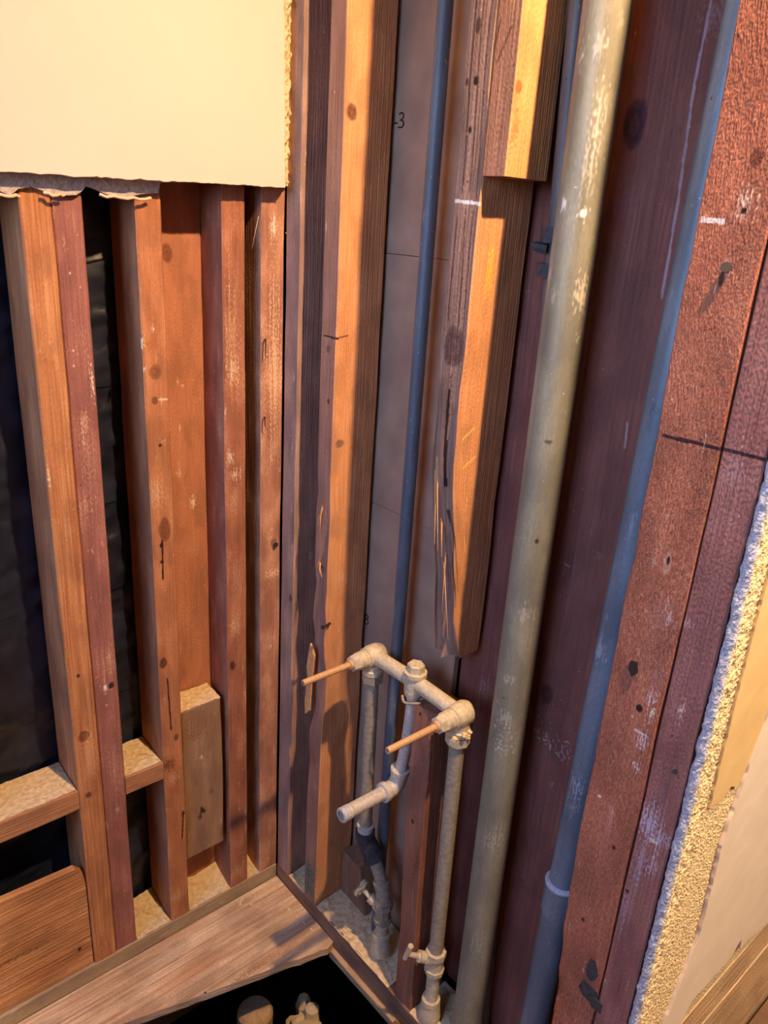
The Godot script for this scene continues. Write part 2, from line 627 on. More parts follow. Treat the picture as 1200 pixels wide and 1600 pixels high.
func materials() -> void:
	M.iron = plain(c8(70, 62, 58), 0.6, 0.5)
	M.dust = mottled(c8(196, 172, 130), c8(238, 218, 178), 3, 5.0, 0.95, 0.0, 0.06, 3.0)
	M.plaster_paint = mottled(c8(220, 207, 190), c8(226, 213, 196), 11, 0.8, 0.55, 0.0, 0.01, 0.3)
	M.plaster_core = mottled(c8(170, 160, 155), c8(205, 195, 182), 17, 8.0, 0.95, 0.0, 0.05, 4.0)
	M.paper_edge = plain(c8(226, 200, 165), 0.9)
	M.wall_paint = mottled(c8(70, 54, 44), c8(92, 72, 58), 19, 0.6, 0.7, 0.0, 0.01, 0.2)
	M.ceiling = plain(c8(96, 80, 66), 0.9)
	M.subfloor = mottled(c8(96, 70, 48), c8(128, 98, 70), 23, 1.5, 0.85, 0.0, 0.02, 1.0)
	M.earth = mottled(c8(30, 26, 22), c8(56, 48, 40), 27, 5.0, 0.98, 0.0, 0.04, 5.0)
	M.tar = mottled(c8(20, 25, 40), c8(44, 52, 74), 31, 2.0, 0.4, 0.0, 0.02, 1.0)
	M.tar.metallic_specular = 0.5
	M.gypsum_back = mottled(c8(146, 120, 100), c8(174, 146, 122), 37, 2.0, 0.9, 0.0, 0.02, 0.4)
	M.sheathing = plain(c8(52, 38, 32), 0.9)
	M.sand = mottled(c8(214, 184, 130), c8(250, 230, 184), 41, 9.0, 0.95, 0.0, 0.09, 6.0)
	M.crumble = mottled(c8(206, 186, 146), c8(238, 222, 186), 83, 12.0, 0.95, 0.0, 0.08, 6.0)
	M.tan = mottled(c8(214, 182, 122), c8(226, 196, 138), 43, 2.0, 0.7, 0.0, 0.02, 0.5)
	M.cream = mottled(c8(226, 210, 186), c8(234, 219, 196), 47, 2.0, 0.65, 0.0, 0.02, 0.4)
	M.bead = mottled(c8(150, 158, 175), c8(240, 240, 240), 53, 14.0, 0.6, 0.1, 0.06, 5.0)
	M.brass = mottled(c8(178, 168, 138), c8(230, 220, 188), 59, 9.0, 0.55, 0.1, 0.05, 2.0)
	M.galv = mottled(c8(134, 130, 112), c8(186, 178, 152), 61, 7.0, 0.55, 0.12, 0.05, 1.0)
	M.galv_light = mottled(c8(180, 177, 166), c8(228, 222, 208), 67, 9.0, 0.5, 0.12, 0.05, 1.0)
	M.copper = mottled(c8(208, 164, 116), c8(236, 200, 152), 71, 12.0, 0.4, 0.3, 0.05, 0.5)
	M.dark_iron = mottled(c8(48, 50, 56), c8(92, 92, 92), 73, 9.0, 0.7, 0.3, 0.05, 2.0)
	M.raw = mottled(c8(196, 146, 92), c8(228, 184, 128), 79, 10.0, 0.8, 0.0, 0.05, 2.0)
	M.bulb = plain(Color(1, 0.93, 0.8), 0.4)
	M.bulb.emission_enabled = true
	M.bulb.emission = Color(1.0, 0.84, 0.6)
	M.bulb.emission_energy_multiplier = 4.0
	M.black = plain(c8(25, 25, 27), 0.6)
	M.twine = plain(c8(190, 160, 130), 0.9)
	M.ink = plain(c8(58, 44, 40), 0.9)

func shell() -> void:
	var o := struct("ceiling", Vector3(0, TOP, 1.0))
	var st := begin()
	slab(st, Vector3(-2.2, TOP + 0.0005, -0.3), Vector3(1.6, TOP + 0.08, 3.6))
	part("ceiling_board", st, M.ceiling, o)
	o = struct("floor", Vector3(0, -0.06, 1.0))
	st = begin()
	slab(st, Vector3(-2.1, -0.06, 0.42), Vector3(-0.012, -0.03, 3.5))
	part("subfloor", st, M.subfloor, o)
	st = begin()
	slab(st, Vector3(-0.0115, -0.06, 0.84), Vector3(1.5, -0.03, 3.5))
	part("subfloor", st, M.subfloor, o)
	st = begin()
	slab(st, Vector3(-2.1, -0.06, 0.0), Vector3(-0.8, -0.03, 0.4195))
	part("subfloor", st, M.subfloor, o)
	st = begin()
	sheet(st, PackedVector2Array([Vector2(-0.7995, -0.13), Vector2(-0.43, -0.13), Vector2(-0.035, -0.4195), Vector2(-0.7995, -0.4195)]), Vector3(0, -0.06, 0), Vector3.RIGHT, Vector3.FORWARD, Vector3.UP, 0.03)  # unseen slab added to keep window light out of the hole
	part("subfloor", st, M.subfloor, o)
	st = begin()
	slab(st, Vector3(0.2005, -0.06, -0.1115), Vector3(1.3995, -0.03, 0.7195))  # floor behind the pipe wall, added to keep sky light out of the crawl space
	part("subfloor", st, M.subfloor, o)
	o = struct("wall_south", Vector3(0, -0.06, 2.45))
	st = begin()
	slab(st, Vector3(-2.1, -0.03, 3.4), Vector3(1.5, TOP, 3.5))
	part("plaster", st, M.wall_paint, o)
	o = struct("wall_east", Vector3(1.45, -0.06, 1.6))
	st = begin()
	slab(st, Vector3(1.4, -0.03, 0.75), Vector3(1.5, TOP, 3.3995))
	part("plaster", st, M.wall_paint, o)
	# west wall with the window that lets the daylight in
	o = struct("wall_west", Vector3(-2.05, -0.06, 1.2))
	for b in [[-0.1, WIN_Z0, -0.03, TOP], [WIN_Z1, 3.4, -0.03, TOP], [WIN_Z0, WIN_Z1, -0.03, WIN_Y0], [WIN_Z0, WIN_Z1, WIN_Y1, TOP]]:
		st = begin()
		slab(st, Vector3(-2.1, b[2], b[0]), Vector3(-2.0, b[3], b[1]))
		part("plaster", st, M.wall_paint, o)
	o = struct("window_1", Vector3(-2.05, WIN_Y0, (WIN_Z0 + WIN_Z1) * 0.5))
	for b in [[WIN_Z0, WIN_Z0 + 0.05, WIN_Y0, WIN_Y1], [WIN_Z1 - 0.05, WIN_Z1, WIN_Y0, WIN_Y1], [WIN_Z0 + 0.05, WIN_Z1 - 0.05, WIN_Y0, WIN_Y0 + 0.05], [WIN_Z0 + 0.05, WIN_Z1 - 0.05, WIN_Y1 - 0.05, WIN_Y1]]:
		st = begin()
		slab(st, Vector3(-2.08, b[2], b[0]), Vector3(-2.03, b[3], b[1]))
		part("frame", st, M.ceiling, o)
	# north wall: outer sheathing behind the building paper, and the rest of the plaster
	o = struct("wall_north", Vector3(-1.0, -0.06, -0.13))
	st = begin()
	slab(st, Vector3(-2.1, -0.06, -0.16), Vector3(0.2, TOP, -0.112))
	part("sheathing", st, M.sheathing, o)
	st = begin()
	slab(st, Vector3(-2.0, -0.03, -0.1115), Vector3(-0.86, TOP, 0.0))
	part("plaster", st, M.wall_paint, o)
	# back of the wet wall and the wall that runs on beside the opening
	o = struct("wall_back", Vector3(0.15, -0.06, 0.4))
	st = begin()
	slab(st, Vector3(0.135, -0.06, -0.1115), Vector3(0.2, TOP, 0.7195))
	part("backing", st, M.sheathing, o)
	o = struct("wall_return", Vector3(0.7, -0.06, 0.77))
	st = begin()
	slab(st, Vector3(0.0925, -0.06, 0.72), Vector3(1.3995, TOP, 0.822))
	part("core", st, M.sheathing, o)
	# crawl space
	o = struct("foundation", Vector3(0, -0.6, 1.0))
	st = begin()
	relief(st, Vector3(-2.1, -0.55, 3.5), Vector3.RIGHT, Vector3.FORWARD, Vector3.UP, 3.6, 3.7, 90, 70, func(x, y): return wob.get_noise_2d(x * 700.0, y * 700.0) * 0.03, 1.0)
	part("soil", st, M.earth, o)
	for b in [[Vector3(-2.1, -0.6, -0.16), Vector3(1.5, -0.061, -0.1)], [Vector3(-2.1, -0.6, 3.4), Vector3(1.5, -0.061, 3.5)], [Vector3(-2.1, -0.6, -0.0995), Vector3(-2.0, -0.061, 3.3995)], [Vector3(1.4, -0.6, -0.0995), Vector3(1.5, -0.061, 3.3995)]]:
		st = begin()
		slab(st, b[0], b[1])
		part("footing", st, M.sheathing, o)

const WIN_Z0 := 0.2
const WIN_Z1 := 1.5
const WIN_Y0 := 1.2
const WIN_Y1 := 2.35

func lamp() -> void:
	var aim := (Vector3(-0.03, 0.15, 0.05) - LAMP_AT).normalized()
	var t := thing("work_lamp", "clamp work lamp with a metal reflector hanging from the ceiling", "lamp", Vector3(LAMP_AT.x, TOP, LAMP_AT.z))
	var st := begin()
	tube(st, [Vector3(LAMP_AT.x, TOP, LAMP_AT.z), LAMP_AT - aim * 0.10], 0.003, 8)
	part("cord", st, M.black, t)
	st = begin()
	lathe(st, LAMP_AT - aim * 0.105, aim, [[0, 0], [0, 0.014], [0.01, 0.020], [0.07, 0.020], [0.07, 0]], 20)
	part("socket", st, M.black, t)
	st = begin()
	lathe(st, LAMP_AT - aim * 0.045, aim, [[0, 0.020], [0.02, 0.060], [0.05, 0.085], [0.058, 0.100], [0.059, 0.101], [0.051, 0.086], [0.021, 0.062], [0.001, 0.021]], 32)
	part("reflector", st, M.galv_light, t)
	st = begin()
	var prof := []
	for i in 13:
		var a := PI * i / 12.0
		prof.append([0.028 - 0.028 * cos(a), maxf(0.028 * sin(a), 0.0001)])
	lathe(st, LAMP_AT - aim * 0.030, aim, prof, 20, false)
	part("bulb", st, M.bulb, t)
	var l := SpotLight3D.new()
	l.name = "lamp_light"
	l.light_color = Color(1.0, 0.80, 0.60)
	l.light_energy = LAMP_ENERGY
	l.light_size = 0.02
	l.spot_range = 8.0
	l.spot_attenuation = 2.0
	l.spot_angle = 60.0
	l.spot_angle_attenuation = 1.0
	l.shadow_enabled = true
	t.add_child(l)
	l.position = LAMP_AT - t.position
	l.look_at_from_position(LAMP_AT, LAMP_AT + aim, Vector3.UP)
	# the lamp of the space beside the opening
	var H := Vector3(0.62, 2.2, 1.75)
	t = thing("ceiling_lamp", "round ceiling lamp of the space beyond the end of the pipe wall", "lamp", Vector3(H.x, TOP, H.z))
	st = begin()
	tube(st, [Vector3(H.x, TOP, H.z), H + Vector3(0, 0.06, 0)], 0.006, 10)
	part("stem", st, M.black, t)
	st = begin()
	var ball := []
	for i in 17:
		var a2 := PI * i / 16.0
		ball.append([0.07 - 0.07 * cos(a2), maxf(0.07 * sin(a2), 0.0001)])
	lathe(st, H + Vector3(0, 0.07, 0), Vector3.DOWN, ball, 24, false)
	part("globe_bulb", st, M.bulb, t)
	var h := OmniLight3D.new()
	h.name = "ceiling_lamp_light"
	h.light_color = Color(1.0, 0.90, 0.80)
	h.light_energy = HALL_ENERGY
	h.light_size = 0.06
	h.omni_range = 8.0
	h.omni_attenuation = 2.0
	h.shadow_enabled = true
	t.add_child(h)
	h.position = H - t.position

const HALL_ENERGY := 4.6

# ---------------------------------------------------------------- left wall
func left_wall() -> void:
	var white := c8(235, 222, 200)
	var pale := c8(218, 186, 148)
	var dark := c8(48, 28, 24)
	var brown := c8(86, 50, 34)
	var D := 0.092
	# building paper in lapped courses
	var bp := thing("building_paper", "black wrinkled building paper behind the left wall studs", "paper", Vector3(-0.4, -0.04, -0.1))
	var ys := [-0.04, 0.26, 0.50, 0.713, 0.877, 1.075, 1.30, 1.55, 1.95, TOP]
	for i in ys.size() - 1:
		org = bp.position
		var st := begin()
		var y0: float = ys[i]
		var hh: float = ys[i + 1] - y0
		relief(st, Vector3(-0.855, y0, -0.1105), Vector3.RIGHT, Vector3.UP, Vector3.BACK, 0.99, hh + 0.004, 60, maxi(int(hh / 0.009), 4), func(x, y):
			var yy: float = y + y0
			var n := wob.get_noise_2d(x * 330.0 + yy * 240.0, yy * 480.0 - x * 420.0)
			var m := wob.get_noise_2d(x * 1500.0 - yy * 300.0 + 500.0, yy * 1500.0 + 200.0)
			var fold := 1.0 - absf(wob.get_noise_2d(x * 420.0 + yy * 420.0 + 90.0, yy * 760.0 - x * 300.0))
			return minf(0.002 + maxf(n, -0.25) * 0.010 + m * m * 0.016 + 0.009 * pow(fold, 9.0) + 0.0022 * (1.0 - y / hh), 0.0155), 1.0)
		part("paper_course", st, M.tar, bp)
	# studs
	var vg := {"a": c8(140, 76, 42), "b": c8(206, 136, 82), "ks": 1.1, "kb": 0.3, "kf": 0.2, "sf": 0.16, "scratches": 25, "dust": [c8(214, 176, 128), 190.0, 1.4, 0.45]}
	var t := stud("wall_stud", "orange straight-grained wooden stud paired against the reddish one on the left wall", "stud", "L", -0.406, 0.0405, D, 0.0, 0.0, TOP, vg, [
		["s", 0, 76, 748, 4, 22, white, 0.8], ["k", 0, 132, 1150, 9, 10, brown, 0.8], ["k", 0, 138, 1242, 6, 7, dark, 0.7], ["d", 0, 122, 1056, 3, 4, dark, 0.8], ["s", 0, 110, 830, 12, 20, pale, 0.35], ["d", 0, 55, 800, 4, 6, brown, 0.8], ["s", 0, 145, 1190, 10, 60, pale, 0.3]], 101)
	var red := {"a": c8(106, 58, 52), "b": c8(160, 96, 82), "ks": 0.7, "kb": 0.5, "kf": 0.35, "scratches": 90, "holes": 6, "dust": [c8(206, 172, 138), 175.0, 1.2, 0.5]}
	t = stud("wall_stud", "dark reddish scratched wooden stud paired with the orange stud on the left wall", "stud", "L", -0.3645, 0.0405, D, -0.002, 0.0, TOP, red, [
		["s", 0, 144, 595, 3, 28, white, 0.9], ["s", 0, 132, 660, 9, 18, pale, 0.6], ["d", 0, 109, 427, 2, 2.5, white, 0.6], ["d", 0, 115, 548, 2, 2, white, 0.7], ["d", 0, 115, 572, 2, 2, white, 0.7],
		["s", 0, 140, 720, 14, 50, pale, 0.35], ["s", 0, 135, 790, 12, 20, pale, 0.5], ["s", 0, 165, 1074, 6, 8, c8(250, 245, 235), 1.0], ["k", 0, 174, 1070, 4, 6, dark, 0.9], ["s", 0, 184, 1264, 7, 12, white, 0.8], ["s", 0, 170, 1030, 14, 30, pale, 0.45], ["s", 0, 182, 1200, 14, 60, pale, 0.3]], 102)
	nail(t, hit(173, 1070, 2, -0.002), Vector3(0, 0, 1), 0.004, 0.003)
	var warm := {"a": c8(134, 72, 42), "b": c8(196, 122, 74), "ks": 0.55, "kb": 0.6, "kf": 0.3, "scratches": 45, "holes": 5, "dust": [c8(214, 180, 136), 185.0, 1.2, 0.4]}
	t = stud("wall_stud", "orange-brown knotty stud with white plaster blobs beside a recessed filler board", "stud", "L", -0.251, 0.0395, D, 0.0, 0.0, TOP, warm, [
		["s", 0, 222, 536, 5, 11, white, 1.0], ["s", 0, 240, 514, 4, 5, white, 0.8], ["s", 0, 226, 578, 4, 5, white, 0.8], ["k", 0, 240, 582, 10, 12, brown, 0.6], ["k", 0, 242, 626, 5, 6, dark, 0.6], ["l", 0, 248, 624, 262, 624, 2.0, white, 0.8], ["d", 0, 250, 696, 3, 3, dark, 0.9], ["s", 0, 254, 690, 5, 6, pale, 0.7],
		["s", 0, 244, 770, 14, 30, pale, 0.55], ["k", 0, 256, 828, 12, 18, brown, 0.75], ["l", 0, 253, 845, 255, 905, 3.0, dark, 0.8], ["d", 0, 252, 852, 4, 5, dark, 0.9], ["d", 0, 253, 878, 4, 4, dark, 0.8],
		["k", 0, 256, 1036, 6, 9, dark, 0.8], ["l", 0, 262, 1060, 268, 1140, 2.5, dark, 0.8], ["k", 0, 276, 1152, 5, 8, c8(70, 60, 56), 0.9], ["s", 0, 264, 1195, 14, 16, brown, 0.7], ["s", 0, 272, 1215, 14, 12, pale, 0.5], ["l", 0, 286, 1268, 284, 1310, 3.0, dark, 0.6], ["s", 0, 278, 1400, 20, 14, c8(205, 180, 135), 0.6]], 103)
	nail(t, hit(285, 1268, 2, 0.0), Vector3(0, -0.3, 1), 0.003, 0.005)
	splinter(t, [hit(222, 528, 2, 0.001), hit(221, 545, 2, 0.004)], 0.003, M.plaster_core, "plaster_blob")
	var fill := {"a": c8(142, 82, 58), "b": c8(190, 118, 86), "ks": 0.4, "kb": 0.5, "kf": 0.25, "scratches": 25, "dust": [c8(214, 180, 136), 205.0, 1.2, 0.35]}
	t = stud("filler_board", "smooth orange board recessed between two studs on the left wall", "board", "L", -0.211, 0.0955, 0.024, -0.066, 0.0, TOP, fill, [
		["k", 0, 261, 396, 8, 12, brown, 0.7], ["s", 0, 302, 784, 7, 12, white, 0.9], ["s", 0, 277, 596, 4, 7, white, 0.6], ["s", 0, 285, 603, 3, 4, white, 0.6], ["s", 0, 281, 668, 2, 7, white, 0.6], ["s", 0, 280, 740, 6, 10, white, 0.5], ["s", 0, 300, 965, 16, 60, pale, 0.3]], 104)
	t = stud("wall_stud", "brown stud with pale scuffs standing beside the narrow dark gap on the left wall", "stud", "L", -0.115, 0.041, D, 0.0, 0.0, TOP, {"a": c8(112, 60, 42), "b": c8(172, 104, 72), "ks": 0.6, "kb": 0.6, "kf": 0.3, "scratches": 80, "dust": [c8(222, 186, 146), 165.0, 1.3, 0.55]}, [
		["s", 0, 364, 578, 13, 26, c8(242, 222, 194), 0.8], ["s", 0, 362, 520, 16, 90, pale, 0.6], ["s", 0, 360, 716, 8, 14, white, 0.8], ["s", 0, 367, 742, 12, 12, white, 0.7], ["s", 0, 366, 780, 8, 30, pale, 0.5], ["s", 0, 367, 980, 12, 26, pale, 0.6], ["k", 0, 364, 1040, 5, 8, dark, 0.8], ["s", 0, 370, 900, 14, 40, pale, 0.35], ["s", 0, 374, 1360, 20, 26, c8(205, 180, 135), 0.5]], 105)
	t = stud("wall_stud", "pale dusty stud with bent nails standing in the corner on the left wall", "stud", "L", -0.044, 0.0435, D, 0.0, 0.0, TOP, {"a": c8(128, 76, 56), "b": c8(190, 128, 92), "ks": 0.5, "kb": 0.7, "kf": 0.4, "scratches": 70, "dust": [c8(226, 190, 152), 120.0, 1.2, 0.6]}, [
		["s", 0, 428, 356, 8, 18, white, 0.9], ["s", 0, 428, 560, 16, 130, c8(238, 204, 168), 0.75], ["s", 0, 426, 895, 14, 12, c8(240, 206, 166), 0.9], ["s", 0, 422, 1010, 5, 6, white, 0.8], ["s", 0, 428, 700, 18, 40, pale, 0.5], ["k", 0, 428, 848, 7, 9, c8(60, 52, 50), 0.6], ["s", 0, 420, 1320, 22, 30, c8(205, 180, 135), 0.5]], 106)
	nail(t, hit(428, 850, 2, 0.0), Vector3(0.2, 0, 1), 0.005, 0.006)
	for q in [[414, 530, 418, 560], [413, 652, 418, 672]]:
		splinter(t, [hit(q[0], q[1], 2, -0.003), hit(q[0] + 1, q[1], 2, 0.008), hit(q[0] + 1, q[3] - 6, 2, 0.011), hit(q[2], q[3], 2, 0.010)], 0.0016, M.iron, "bent_nail")
	splinter(t, bend([hit(404, 338, 2, 0.002), hit(399, 362, 2, 0.006), hit(394, 388, 2, 0.004)]), 0.0008, M.twine, "twine")
	splinter(t, bend([hit(446, 364, 2, 0.003), hit(462, 368, 2, 0.014), hit(474, 374, 2, 0.02), hit(484, 372, 2, 0.022)]), 0.0009, M.twine, "twine")
	# short board nailed on the filler board
	t = stud("short_board", "short grey-brown board nailed over the recessed filler board", "board", "L", -0.2095, 0.085, 0.0555, -0.0085, 0.13, 0.478, {"a": c8(112, 80, 58), "b": c8(160, 122, 90), "ks": 0.4, "kb": 0.7, "kf": 0.4, "scratches": 30, "dust": [c8(150, 128, 100), 120.0, 1.0, 0.6]}, [
		["k", 0, 329, 1236, 6, 7, c8(110, 82, 62), 0.6], ["s", 0, 315, 1182, 4, 6, white, 0.7], ["s", 0, 310, 1130, 30, 30, c8(120, 78, 56), 0.4], ["s", 0, 300, 1150, 20, 14, c8(120, 74, 54), 0.4]], 107, {"rough": 0.0016, "chamfer": 0.003})
	nail(t, hit(315, 1262, 2, -0.0085), Vector3(-0.2, 0.2, 1), 0.004, 0.014, 0.002)
	org = t.position
	var st := begin()
	relief(st, Vector3(-0.208, 0.478, -0.010), Vector3.RIGHT, Vector3.FORWARD, Vector3.UP, 0.082, 0.053, 24, 16, func(x, y): return 0.001 + 0.004 * absf(wob.get_noise_2d(x * 6000.0, y * 6000.0)) + 0.004 * y / 0.053, 1.0)
	part("dust_layer", st, M.dust, t)
	t = stud("wall_stud", "unseen brown stud added to shade the left bay that holds the plywood offcut", "stud", "L", -0.626, 0.041, D, 0.0, 0.0, TOP, red, [], 108)  # added out of view to keep window light off the orange stud
	# fire blocks
	var fb := {"a": c8(136, 82, 50), "b": c8(184, 124, 80), "ks": 0.8, "kb": 0.4, "kf": 0.3, "scratches": 20, "dust": [c8(205, 172, 130), 170.0, 1.0, 0.4]}
	var fm := wood_mat(fb, [], 111)
	for q in [["fire_block", "dusty horizontal wooden block running from the orange stud towards the next stud bay", -0.5845, 0.178, 0.408, 0.040], ["fire_block", "short dusty horizontal wooden block wedged between the scratched and the knotty stud", -0.3235, 0.072, 0.394, 0.038]]:
		var o := Vector3(q[2], q[4], 0.0)
		t = thing(q[0], q[1], "block", o, "")
		st = begin()
		timber(st, o, Vector3.DOWN, Vector3.FORWARD, Vector3.RIGHT, q[5], 0.090, q[3], {"v0": 0.3 + q[2], "rough": 0.001})
		part("timber", st, fm, t)
		st = begin()
		relief(st, o + Vector3(0.002, 0, -0.003), Vector3.RIGHT, Vector3.FORWARD, Vector3.UP, q[3] - 0.004, 0.084, int(q[3] / 0.004), 20, func(x, y): return 0.0008 + 0.003 * maxf(wob.get_noise_2d(x * 4000.0, y * 5000.0), 0) + 0.004 * y * y / 0.007, 1.0)
		part("dust_layer", st, M.dust, t)
		for k in 16:
			crumb(t, o + Vector3(lerpf(0.1, 0.95, fmod(k * 0.381, 1.0)) * q[3], 0.003, -0.012 - 0.065 * fmod(k * 0.618 + 0.2, 1.0)), 0.0022 + 0.002 * fmod(k * 0.73, 1.0), k)
	# plywood offcut
	var pm := wood_mat({"a": c8(150, 88, 46), "b": c8(212, 146, 86), "ks": 0.9, "kb": 0.7, "kf": 0.25, "sf": 0.07, "w": 320, "tw": 0.3, "dust": [c8(216, 176, 128), 190.0, 1.0, 0.4]}, [["s", 0.06, 0.62, 20, 60, c8(225, 190, 150), 0.5], ["s", 0.16, 0.52, 20, 80, c8(120, 70, 40), 0.4], ["s", 0.11, 0.62, 4, 90, c8(90, 50, 30), 0.6]], 112)
	t = thing("plywood_offcut", "orange plywood offcut leaning behind the sole plate beside the orange stud", "plywood", Vector3(-0.5, 0.0005, -0.012))
	st = begin()
	var poly := PackedVector2Array([Vector2(-0.5845, 0.001), Vector2(-0.4085, 0.001), Vector2(-0.4085, 0.20), Vector2(-0.412, 0.226), Vector2(-0.424, 0.240), Vector2(-0.5845, 0.247)])
	var ust := begin()
	sheet_uv(ust, poly, Vector3(0, 0, -0.018), Vector3.RIGHT, Vector3.UP, Vector3.BACK, 0.014, func(p): return Vector2(p.y / 0.3, 1.0 - (p.x + 1.2) / TH))
	part("panel", ust, pm, t)
	nail(t, hit(124, 1482, 2, -0.004), Vector3(0, 0, 1), 0.003, 0.002)
	# sole plate
	var sp := wood_mat({"a": c8(126, 106, 78), "b": c8(174, 150, 112), "ks": 0.5, "kb": 0.5, "kf": 0.3, "dust": [c8(180, 154, 112), 140.0, 1.0, 0.6], "scratches": 30}, [], 113)
	t = thing("sole_plate", "dusty grey-brown sole plate under the left wall studs", "plate", Vector3(-0.42, -0.04, 0))
	st = begin()
	timber(st, Vector3(-0.85, -0.0005, 0.001), Vector3.DOWN, Vector3.FORWARD, Vector3.RIGHT, 0.040, 0.094, 0.8485, {"v0": 0.2, "rough": 0.0008})
	part("timber", st, sp, t)
	for q in [[-0.322, 0.070, 0.089, 0.016], [-0.2095, 0.094, 0.064, 0.022], [-0.0735, 0.029, 0.089, 0.035]]:
		org = t.position
		st = begin()
		relief(st, Vector3(q[0], 0, -0.001), Vector3.RIGHT, Vector3.FORWARD, Vector3.UP, q[1], q[2], 30, 24, func(x, y):
			var e: float = y / q[2]
			return 0.0004 + q[3] * e * e * (0.6 + 0.4 * absf(x / q[1] - 0.5) * 2.0) + 0.004 * maxf(wob.get_noise_2d(x * 3500.0 + q[0] * 900.0, y * 3500.0), -0.05), 1.0)
		part("dust_drift", st, M.dust, t)
		for k in 26:
			var fx := fmod(k * 0.618, 1.0)
			var fy := fmod(k * 0.381 + 0.13, 1.0)
			crumb(t, Vector3(q[0] + q[1] * (0.08 + 0.84 * fx), 0.002 + q[3] * fy * fy * 0.6, -0.004 - q[2] * 0.9 * fy), 0.0018 + 0.0028 * fmod(k * 0.77, 1.0), k)
	# plaster: base coat boards and the painted finish that overhangs them
	var wl := struct("wall_left", Vector3(-0.4, 1.38, 0.01), "cream painted plaster left above the stripped studs with a broken lower edge")
	var base := PackedVector2Array([Vector2(-0.84, TOP), Vector2(-0.84, 1.352), Vector2(-0.455, 1.354)])
	base.append_array(PackedVector2Array([Vector2(-0.43, 1.357), Vector2(-0.418, 1.352), Vector2(-0.407, 1.361), Vector2(-0.39, 1.364), Vector2(-0.371, 1.359), Vector2(-0.357, 1.356), Vector2(-0.335, 1.358), Vector2(-0.326, 1.364), Vector2(-0.321, 1.370), Vector2(-0.308, 1.367), Vector2(-0.295, 1.362), Vector2(-0.279, 1.358), Vector2(-0.264, 1.360), Vector2(-0.245, 1.365), Vector2(-0.219, 1.368), Vector2(-0.215, 1.382), Vector2(-0.16, 1.386), Vector2(-0.1, 1.388)]))
	base.append_array(ragged(Vector2(-0.04, 1.390), Vector2(0.002, 1.393), 6, 0.002, 3.0))
	base.append_array(ragged(Vector2(0.004, 1.394), Vector2(0.006, 1.70), 60, 0.004, 9.0))
	base.append(Vector2(0.001, TOP))
	org = wl.position
	st = begin()
	sheet(st, base, Vector3(0, 0, 0.0005), Vector3.RIGHT, Vector3.UP, Vector3.BACK, 0.0065, 1.0)
	part("base_coat", st, M.plaster_core, wl, "grey broken plaster base under the painted finish")
	var fin := PackedVector2Array([Vector2(-0.84, TOP), Vector2(-0.84, 1.376)])
	fin.append_array(ragged(Vector2(-0.6, 1.376), Vector2(-0.32, 1.381), 34, 0.0018, 21.0))
	fin.append_array(ragged(Vector2(-0.32, 1.382), Vector2(-0.20, 1.3845), 22, 0.0022, 27.0))
	fin.append_array(ragged(Vector2(-0.20, 1.385), Vector2(-0.0215, 1.389), 30, 0.0014, 25.0))
	fin.append_array(ragged(Vector2(-0.021, 1.389), Vector2(-0.0275, 1.70), 50, 0.0012, 29.0))
	fin.append(Vector2(-0.028, TOP))
	st = begin()
	sheet(st, fin, Vector3(0, 0, 0.0072), Vector3.RIGHT, Vector3.UP, Vector3.BACK, 0.0225, 1.0)
	part("finish_coat", st, M.plaster_paint, wl, "cream painted finish coat")
	# curled paper lips along the torn lower edge
	for q in [[-0.445, -0.408, 1.3535], [-0.378, -0.352, 1.358], [-0.305, -0.232, 1.3605]]:
		var pts := []
		for k in 9:
			var f := k / 8.0
			pts.append(Vector3(lerpf(q[0], q[1], f), q[2] + 0.0035 * wob.get_noise_2d(f * 3000.0, q[0] * 9000.0) - 0.002 * sin(f * PI), 0.0105 + 0.004 * sin(f * PI)))
		st = begin()
		tube(st, pts, 0.0022, 6)
		part("torn_paper", st, M.paper_edge, wl)
	# crumbly lath edge beside the corner
	st = begin()
	relief(st, Vector3(-0.0245, 1.392, 0.0068), Vector3.RIGHT, Vector3.UP, Vector3.BACK, 0.027, 0.6, 18, 300, func(x, y): return maxf(0.0, 0.0205 * (1.0 - smoothstep(0.002, 0.026, x + 0.006 * wob.get_noise_2d(y * 4000.0, 7.0))) + 0.010 * wob.get_noise_2d(x * 9000.0, y * 6000.0) * smoothstep(0.0, 0.006, x)) + 0.0004, 1.0)
	part("crumbled_edge", st, M.crumble, wl)

func crumb(parent: Node3D, p: Vector3, r: float, k: int) -> void:
	# collects into the stuff mesh of this parent
	if not crumbs.has(parent): crumbs[parent] = []
	crumbs[parent].append([p, r, k])

var crumbs := {}

func flush_crumbs() -> void:
	for parent in crumbs:
		org = parent.position
		var st := begin()
		for c in crumbs[parent]:
			var rng := RandomNumberGenerator.new()
			rng.seed = c[2] + 17
			var ring := []
			var s1: float = c[1] * rng.randf_range(0.7, 1.5)
			var s2: float = c[1] * rng.randf_range(0.6, 1.1)
			var turn := rng.randf() * TAU
			for i in 5:
				var a := TAU * i / 5 + turn
				ring.append(c[0] + Vector3(cos(a) * s1, rng.randf_range(-0.1, 0.3) * c[1], sin(a) * s2))
			var top: Vector3 = c[0] + Vector3(0, c[1] * rng.randf_range(0.6, 1.0), 0)
			var bot: Vector3 = c[0] - Vector3(0, c[1] * 0.6, 0)
			for i in 5:
				st.set_smooth_group(-1)
				vtx(st, top); vtx(st, ring[(i + 1) % 5]); vtx(st, ring[i])
				vtx(st, bot); vtx(st, ring[i]); vtx(st, ring[(i + 1) % 5])
		var m := part("crumbs", st, M.dust, parent)
		m.set_meta("kind", "stuff")

